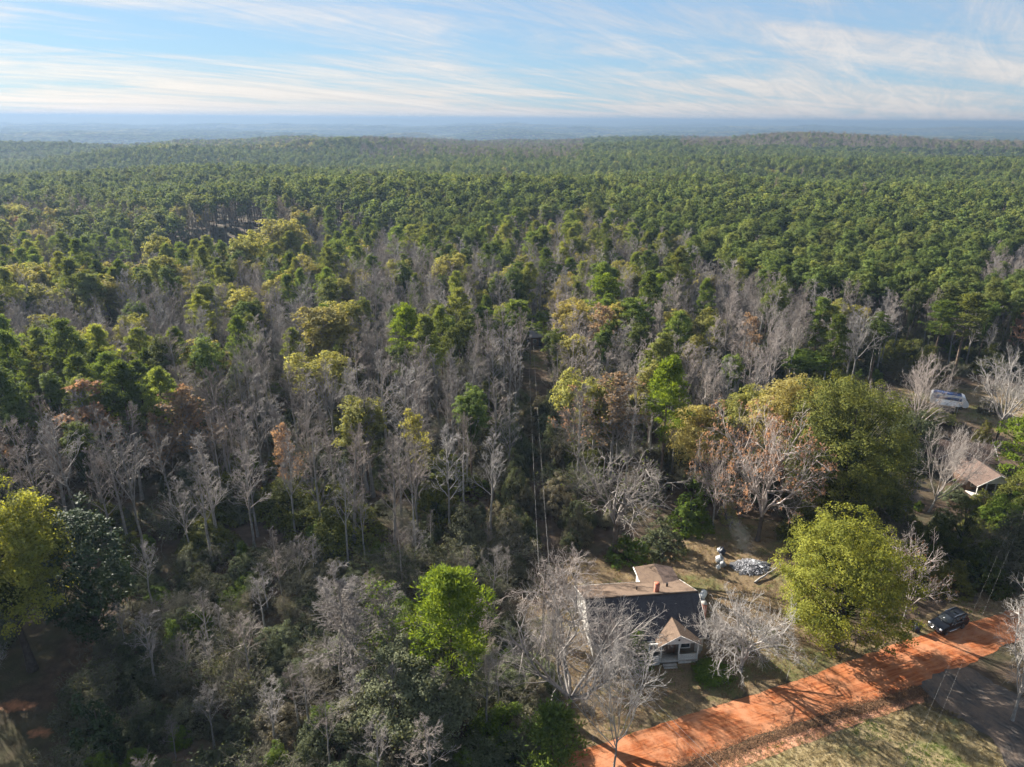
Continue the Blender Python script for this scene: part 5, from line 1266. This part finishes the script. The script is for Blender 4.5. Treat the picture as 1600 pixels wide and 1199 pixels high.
    boxpart('bumper', 2.22, 2.42, -0.80, 0.80, 0.42, 0.60, 'car_plastic', e); boxpart('bumper_trim', 2.40, 2.432, -0.78, 0.78, 0.55, 0.595, 'chrome', e)
    boxpart('bumper', -2.46, -2.30, -0.82, 0.82, 0.45, 0.66, 'car_plastic', e)
    panel('sunroof', [(-0.2, -0.4, 1.757), (-0.2, 0.4, 1.757), (-0.95, 0.4, 1.757), (-0.95, -0.4, 1.757)], 'window_glass')
suv()

def yard_things():
    p = un(1434, 983); e = empty('wheelie_bin', (p.x, p.y, 0), R(20)); tag(e, 'dark blue wheeled rubbish bin by the road left of the black car', 'bin')
    g = Geo(); V = [(-.24, -.26, .04), (.24, -.26, .04), (.24, .26, .04), (-.24, .26, .04), (-.30, -.34, 1.0), (.30, -.34, 1.0), (.30, .34, 1.0), (-.30, .34, 1.0)]
    g.add(V, [(0, 3, 2, 1), (4, 5, 6, 7), (0, 1, 5, 4), (1, 2, 6, 5), (2, 3, 7, 6), (3, 0, 4, 7)]); link('body', g.build('body', 'bin_plastic'), e)
    prism('lid', [(-.38, 1.004), (.36, 1.004), (.34, 1.06), (0, 1.10), (-.36, 1.07)], -.33, .33, 'bin_plastic', e)
    g = Geo(); g.polytube([(-.25, .40, .97), (.25, .40, .97)], .02, 6); link('handle', g.build('handle', 'bin_plastic'), e)
    for s in (-1, 1): wheel(e, s * .29, .26, .12, s, .06).rotation_euler = (0, 0, 0)
    # propane tank behind the ridge
    p = un(1100, 934); e = empty('gas_tank', (p.x, p.y, 0), R(60)); tag(e, 'white rounded gas tank behind the right end of the house', 'tank')
    t = np.linspace(0, 1, 13); x = -0.85 + 1.7 * t; rr = 0.42 * np.minimum(1, np.sqrt(np.clip(1 - (np.maximum(0, np.abs(x) - .5) / .36) ** 2, 0.001, 1)))
    g = Geo(); g.polytube(np.stack([x, x * 0, x * 0 + .62], 1), rr, 14); link('tank', g.build('tank', 'white_paint', True), e)
    for xx in (-.5, .5): boxpart('leg', xx - .06, xx + .06, -.28, .28, -.05, .35, 'grey_metal', e)
    cyl('valve_cover', 0, 0, 1.0, 1.14, .1, 'grey_metal', e)
    # burnt pile: ash heap with sticks and chips
    c = un(1174, 884); e = empty('burn_pile', (c.x, c.y, 0), 0.2); tag(e, 'smoking grey-white ash heap of burnt rubbish in the back yard', 'burn pile')
    r = np.random.default_rng(61); n = 40
    th = np.linspace(0, 2 * math.pi, n, endpoint=False); V = []; rings = np.linspace(0.02, 1, 14)
    for q in rings:
        rx = 2.7 * q * (1 + .18 * np.sin(3 * th + 1) + .10 * np.sin(7 * th)); ry = 2.0 * q * (1 + .15 * np.cos(2 * th) + .1 * np.sin(5 * th + 2))
        X, Y = rx * np.cos(th), ry * np.sin(th); Z = 0.62 * (1 - q ** 1.6) * (0.55 + 0.9 * fbm(X * 1.6, Y * 1.6, 17, 3)) + 0.01
        V.append(np.stack([X, Y, Z], 1))
    F = [(i * n + j, (i + 1) * n + j, (i + 1) * n + (j + 1) % n, i * n + (j + 1) % n) for i in range(13) for j in range(n)]
    link('ash_heap', mesh('ash_heap', np.concatenate(V), [F], 'char', smooth=True), e)
    g = Geo(); m = 520; q = np.sqrt(r.random(m)); a = r.random(m) * 6.283; X, Y = 2.5 * q * np.cos(a), 1.85 * q * np.sin(a)
    Z = 0.62 * (1 - q ** 1.6) * (0.55 + 0.9 * fbm(X * 1.6, Y * 1.6, 17, 3)) + 0.05
    C = np.stack([X, Y, Z], 1); D = r.normal(size=(m, 3)); D[:, 2] *= 0.35; D = norm(D); l = r.uniform(0.05, 0.22, m)
    g.tubes(C - D * l[:, None], C + D * l[:, None], r.uniform(.02, .06, m), r.uniform(.015, .05, m), 4)
    o = link('ash_chips', g.build('ash_chips', 'ash'), e); o['kind'] = 'stuff'
    for i in range(9):
        g = Geo(); a = r.random() * 6.283; q = r.uniform(.3, 1.8); p0 = np.array([q * math.cos(a), q * .75 * math.sin(a), .35]); dd = norm(r.normal(size=3) * np.array([1, 1, .25])); l = r.uniform(.5, 1.1)
        g.polytube([p0 - dd * l, p0, p0 + dd * l + [0, 0, .06]], [.035, .045, .02], 5); link('charred_stick', g.build('charred_stick', 'char' if i % 2 else 'ash'), e)
    for i in range(4):
        x, y = r.uniform(-1.8, 1.8), r.uniform(-1.2, .8); g = Geo(); g.box(-.28, .28, -.2, .2, -.02, .02); o = link('scrap_sheet', g.build('scrap_sheet', 'grey_metal'), e, (x, y, .52)); o.rotation_euler = (r.normal(0, .4), r.normal(0, .4), r.random() * 6)
    # rubbish bags
    def bag(px, py, s, mat, label):
        p = un(px, py); rr = np.random.default_rng(int(px)); k, m = 16, 9; V = []
        for i in range(m):
            t = i / (m - 1); z = 1.1 * t; q = .5 * math.sin(math.pi * min(1, (t * .86 + .10))) ** .6 * (1 if t < .8 else .55)
            a = np.arange(k) * 2 * np.pi / k; w = q * (1 + .16 * np.sin(a * 3 + i) + rr.normal(0, .07, k))
            V.append(np.stack([w * np.cos(a), w * np.sin(a), np.full(k, z) + rr.normal(0, .02, k)], 1))
        F = [(i * k + j, i * k + (j + 1) % k, (i + 1) * k + (j + 1) % k, (i + 1) * k + j) for i in range(m - 1) for j in range(k)]
        V = np.concatenate(V + [np.array([[0, 0, 1.15]])]); T = [((m - 1) * k + j, (m - 1) * k + (j + 1) % k, m * k) for j in range(k)]
        e = empty('rubbish_bag', (p.x, p.y, -0.02), rr.random() * 6, (s, s, s)); link('sack', mesh('sack', V, [F, T], mat, smooth=True), e)
        cyl('knot', 0, 0, 1.08, 1.28, .07, mat, e, 7, .12); tag(e, label, 'rubbish bag')
    bag(1126, 878, 1.15, 'bag_plastic', 'large grey-white rubbish sack, left of the ash heap')
    bag(1131, 883, .8, 'bag_plastic', 'smaller grey sack leaning on the large grey-white one')
    bag(1124, 887, .62, 'white_paint', 'small white sack nearest the house in the sack pile')
    bag(1130, 864, .9, 'bin_plastic', 'black sack in the twigs behind the grey sacks')
    bag(1126, 861, .7, 'bag_plastic', 'pale sack in the twigs beside the black sack')
    # fallen logs and brush
    def log(px0, px1, r0, label, name='fallen_log'):
        a, b = un(*px0), un(*px1); rr = np.random.default_rng(int(px0[0])); t = np.linspace(0, 1, 9); P = np.array(a)[None] * (1 - t)[:, None] + np.array(b)[None] * t[:, None]
        P[:, :2] += rr.normal(0, .10, (9, 2)); P[:, 2] = r0 * .8 + np.abs(rr.normal(0, .08, 9)) + t * .25
        e = empty(name, (a.x, a.y, 0)); P = P - np.array([a.x, a.y, 0]); g = Geo(); g.polytube(P, r0 * (1 - .65 * t), 8); link('trunk', g.build('trunk', 'grey_bark', True), e)
        for i in range(5):
            j = 3 + i; d = norm(rr.normal(size=3) + [0, 0, .5]); g = Geo(); g.polytube([P[j], P[j] + d * .6, P[j] + d * 1.2 + [0, 0, .15]], [r0 * .35, r0 * .2, .01], 5); link('branch', g.build('branch', 'grey_bark'), e)
        tag(e, label, 'log')
    log((1182, 910), (1222, 884), .16, 'grey fallen log between the ash heap and the round green tree')
    log((388, 945), (445, 885), .12, 'pale leaning dead trunk at the edge of the left thicket')
    log((1030, 868), (1060, 845), .07, 'thin fallen branch beside the brush pile')
    log((1140, 812), (1142, 830), .05, 'short stake-like dead branch under the pale vine clump')
yard_things()

# ------------------------------------------------------------------ poles and wires
def lines():
    def pole(x, y, h, label, arm=True, rz=0.0):
        z = float(terrain(x, y)); e = empty('utility_pole', (x, y, z), rz); g = Geo(); t = np.linspace(0, 1, 5); g.polytube(np.stack([t * .05, t * 0, -.3 + t * (h + .3)], 1), .16 - .06 * t, 10); link('post', g.build('post', 'pole_wood', True), e)
        if arm:
            boxpart('crossarm', -.75, .75, -.06, .06, h - .45, h - .33, 'pole_wood', e)
            for s in (-.6, .6): cyl('insulator', s, 0, h - .328, h - .16, .05, 'concrete', e, 8)
        tag(e, label, 'utility pole'); return e
    def wire(a, b, sag, label, r_=.014):
        a, b = np.array(a, float), np.array(b, float); t = np.linspace(0, 1, 26); P = a[None] * (1 - t)[:, None] + b[None] * t[:, None]; P[:, 2] -= sag * 4 * t * (1 - t)
        g = Geo(); g.polytube(P - a[None], r_, 5); o = link('power_line', g.build('power_line', 'wire_metal'), None, a); tag(o, label, 'power line')
    f = un(828, 570); hf = height_at(f, 530)
    pole(f.x, f.y, hf, 'wooden utility pole on the lit grass at the far end of the cut')
    pole(3.75, 66.6, 9.0, 'wooden utility pole hidden in the pinkish bare tree by the house')
    pole(19, 37, 9.2, 'wooden utility pole by the near side of the clay road', True, R(60))
    for s, w in ((-.6, 'left'), (.6, 'right')):
        wire((3.75 + s, 66.6, 8.85), (f.x + s, f.y, hf - .15), 1.0, 'pale wire over the power line cut, %s one of the pair' % w)
        wire((3.75 + s, 66.6, 8.85), (19 + s * .8, 37 - s * .6, 9.05), 1.6, 'pale wire from the house pole towards the road, %s one of the pair' % w)
    d = norm(np.array([50., 56., 0])); nrm = np.array([d[1], -d[0], 0]) * .35
    A, B = np.array([21., 30., 8.6]), np.array([73., 88.5, 8.6])
    for p_, lb in ((A, 'wooden utility pole beyond the lawn at the bottom right'), (B, 'wooden utility pole among the bushes past the right edge')): pole(p_[0], p_[1], 8.75, lb, True, R(-45))
    for s, w in ((-1, 'upper'), (1, 'lower')): wire(A + nrm * s * 1.2, B + nrm * s * 1.2, .45, 'thin wire crossing over the clay road at the right, %s one of the pair' % w, .004)
lines()

# ------------------------------------------------------------------ grass, fallen leaves, smoke
def ground_cover():
    r = np.random.default_rng(91)
    def tuft(n, h, w, mat, lean=.5):
        g = Geo(); a = r.random(n) * 6.283; p = np.stack([np.cos(a), np.sin(a), a * 0], 1) * (r.random((n, 1)) * .22); d = norm(np.stack([np.cos(a) * lean, np.sin(a) * lean, np.ones(n)], 1) + r.normal(0, .25, (n, 3)))
        l = h * r.uniform(.6, 1.3, n); g.cards(p + d * (l * .5)[:, None], d, rdir(r, n), l, w, r.random(n)); return g.build('tuft', mat)
    kinds = [tuft(16, .26, .035, 'grass_blades'), tuft(16, .20, .04, 'grass_blades', .9), tuft(14, .20, .04, 'green_grass_blades'), tuft(12, .5, .03, 'grass_blades')]
    def leaves(n):
        g = Geo(); p = np.stack([r.normal(0, .4, n), r.normal(0, .4, n), r.uniform(.01, .06, n)], 1); d = rdir(r, n); d[:, 2] *= .2; nn = rdir(r, n) * .4 + np.array([0, 0, 1]); g.cards(p, norm(d), nn, .13, .09, r.random(n)); return g.build('leaf_patch', 'dry_leaves')
    lk = [leaves(22), leaves(14)]
    def inside(polys, n, x0, x1, y0, y1):
        X = r.uniform(x0, x1, n); Y = r.uniform(y0, y1, n); k = np.zeros(n, bool)
        for p in polys: k |= in_poly(X, Y, p)
        bx, by = proj(X, Y, 0); k &= (bx > -40) & (bx < 1640)
        hl = np.array([rot2((x - 8.75, y - 66.45), -math.atan2(1.34, 12.35)) for x, y in zip(X[k], Y[k])])
        X, Y = X[k], Y[k]; o = ~((hl[:, 0] > -.2) & (hl[:, 0] < 12.6) & (hl[:, 1] > -5.2) & (hl[:, 1] < 8.8)); X, Y = X[o], Y[o]
        up, lo = np.array(road_up), np.array(road_lo); ru = np.interp(X, up[:, 0], up[:, 1]); rl = np.interp(X, lo[:, 0], lo[:, 1]); o = ~((Y < ru - .05) & (Y > rl - .9)); return X[o], Y[o]
    X, Y = inside([YARD, YARD2, YARD3], 46000, -60, 130, 40, 185); n = len(X); s = r.uniform(.6, 1.3, n); gr = vnoise(X / 4, Y / 4, 8) > .62
    idx = np.where(gr, 2, np.where(r.random(n) < .08, 3, r.integers(0, 2, n)))
    scatter('yard_grass', kinds, np.stack([X, Y, X * 0], 1), r.random(n) * 6.283, np.stack([s, s, s], 1), idx, 'dry tan and green grass of the yards', 'grass')
    X, Y = inside([LAWN], 26000, 5, 60, 36, 62); n = len(X); s = r.uniform(.4, .9, n); idx = np.where(vnoise(X / 5, Y / 5, 9) > .60, 2, r.integers(0, 2, n))
    scatter('lawn_grass', kinds, np.stack([X, Y, X * 0], 1), r.random(n) * 6.283, np.stack([s, s, s], 1), idx, 'short dry grass on the lawn at the bottom right', 'grass')
    t = r.random(1000); U = np.array(d_up); Lo = np.array(d_lo); q = t * (len(U) - 1); i = q.astype(int); f = (q - i)[:, None]; a = U[i] * (1 - f) + U[i + 1] * f; b = Lo[i] * (1 - f) + Lo[i + 1] * f; w = r.normal(.45, .25, 1000)[:, None]; P = a * (1 - w) + b * w
    P2x, P2y = inside([YARD], 5200, 0, 75, 48, 100); X = np.concatenate([P[:, 0], P2x]); Y = np.concatenate([P[:, 1], P2y]); n = len(X); s = r.uniform(.6, 1.2, n)
    scatter('fallen_leaves', lk, np.stack([X, Y, np.where(np.arange(n) < 1000, .07, .01)], 1), r.random(n) * 6.283, np.stack([s, s, s], 1), r.integers(0, 2, n), 'brown fallen leaves along the ditch and across the yard', 'leaves')
ground_cover()
def smoke():
    c = un(1168, 868); m, nt, N, L = new_mat('smoke_air')
    tc = N.new('ShaderNodeTexCoord'); nz = noise(N, L, tc.outputs['Object'], 2.6, 5, .65, 1.6)
    ln = N.new('ShaderNodeVectorMath'); ln.operation = 'LENGTH'; L.new(tc.outputs['Object'], ln.inputs[0])
    fall = ramp(N, L, ln.outputs['Value'], [(0.0, 1.0), (1.0, 0.0)]); nr = ramp(N, L, nz, [(.38, 0.0), (.72, 1.0)])
    mu = N.new('ShaderNodeMath'); mu.operation = 'MULTIPLY'; L.new(fall, mu.inputs[0]); L.new(nr, mu.inputs[1])
    m2 = N.new('ShaderNodeMath'); m2.operation = 'MULTIPLY'; L.new(mu.outputs[0], m2.inputs[0]); m2.inputs[1].default_value = .085
    v = N.new('ShaderNodeVolumePrincipled'); v.inputs['Color'].default_value = (.86, .9, .96, 1); L.new(m2.outputs[0], v.inputs['Density'])
    o = N.new('ShaderNodeOutputMaterial'); L.new(v.outputs[0], o.inputs['Volume'])
    k, rr = 16, 9; V = []
    for i in range(1, rr): 
        p = math.pi * i / rr; V += [(math.sin(p) * math.cos(a), math.sin(p) * math.sin(a), math.cos(p)) for a in np.arange(k) * 2 * math.pi / k]
    V += [(0, 0, 1), (0, 0, -1)]; n = (rr - 1) * k
    F = [(i * k + j, (i + 1) * k + j, (i + 1) * k + (j + 1) % k, i * k + (j + 1) % k) for i in range(rr - 2) for j in range(k)]
    T = [(n, j, (j + 1) % k) for j in range(k)] + [(n + 1, (rr - 2) * k + (j + 1) % k, (rr - 2) * k + j) for j in range(k)]
    ob = link('smoke', mesh('smoke', V, [F, T], 'smoke_air'), None, (c.x - .6, c.y + 1.0, 2.5)); ob.scale = (1.5, 1.5, 4.6); ob.rotation_euler = (-.35, -.45, .2)
    tag(ob, 'thin bluish smoke drifting over the ash heap', 'smoke', kind='stuff')
smoke()

# ------------------------------------------------------------------ haze: closed box of pale air round everything
def haze():
    g = Geo(); g.box(-19500, 19500, -19500, 19500, -150, 78)
    m, nt, N, L = new_mat('haze_air')
    v = N.new('ShaderNodeVolumePrincipled')
    v.inputs['Color'].default_value = (0.155, 0.225, 0.33, 1); v.inputs['Density'].default_value = 0.00025; v.inputs['Anisotropy'].default_value = 0.25
    o = N.new('ShaderNodeOutputMaterial'); L.new(v.outputs[0], o.inputs['Volume'])
    m.cycles.homogeneous_volume = True
    tag(link('haze', g.build('haze', 'haze_air')), 'pale blue haze over the distant hills', 'haze', kind='stuff')
haze()
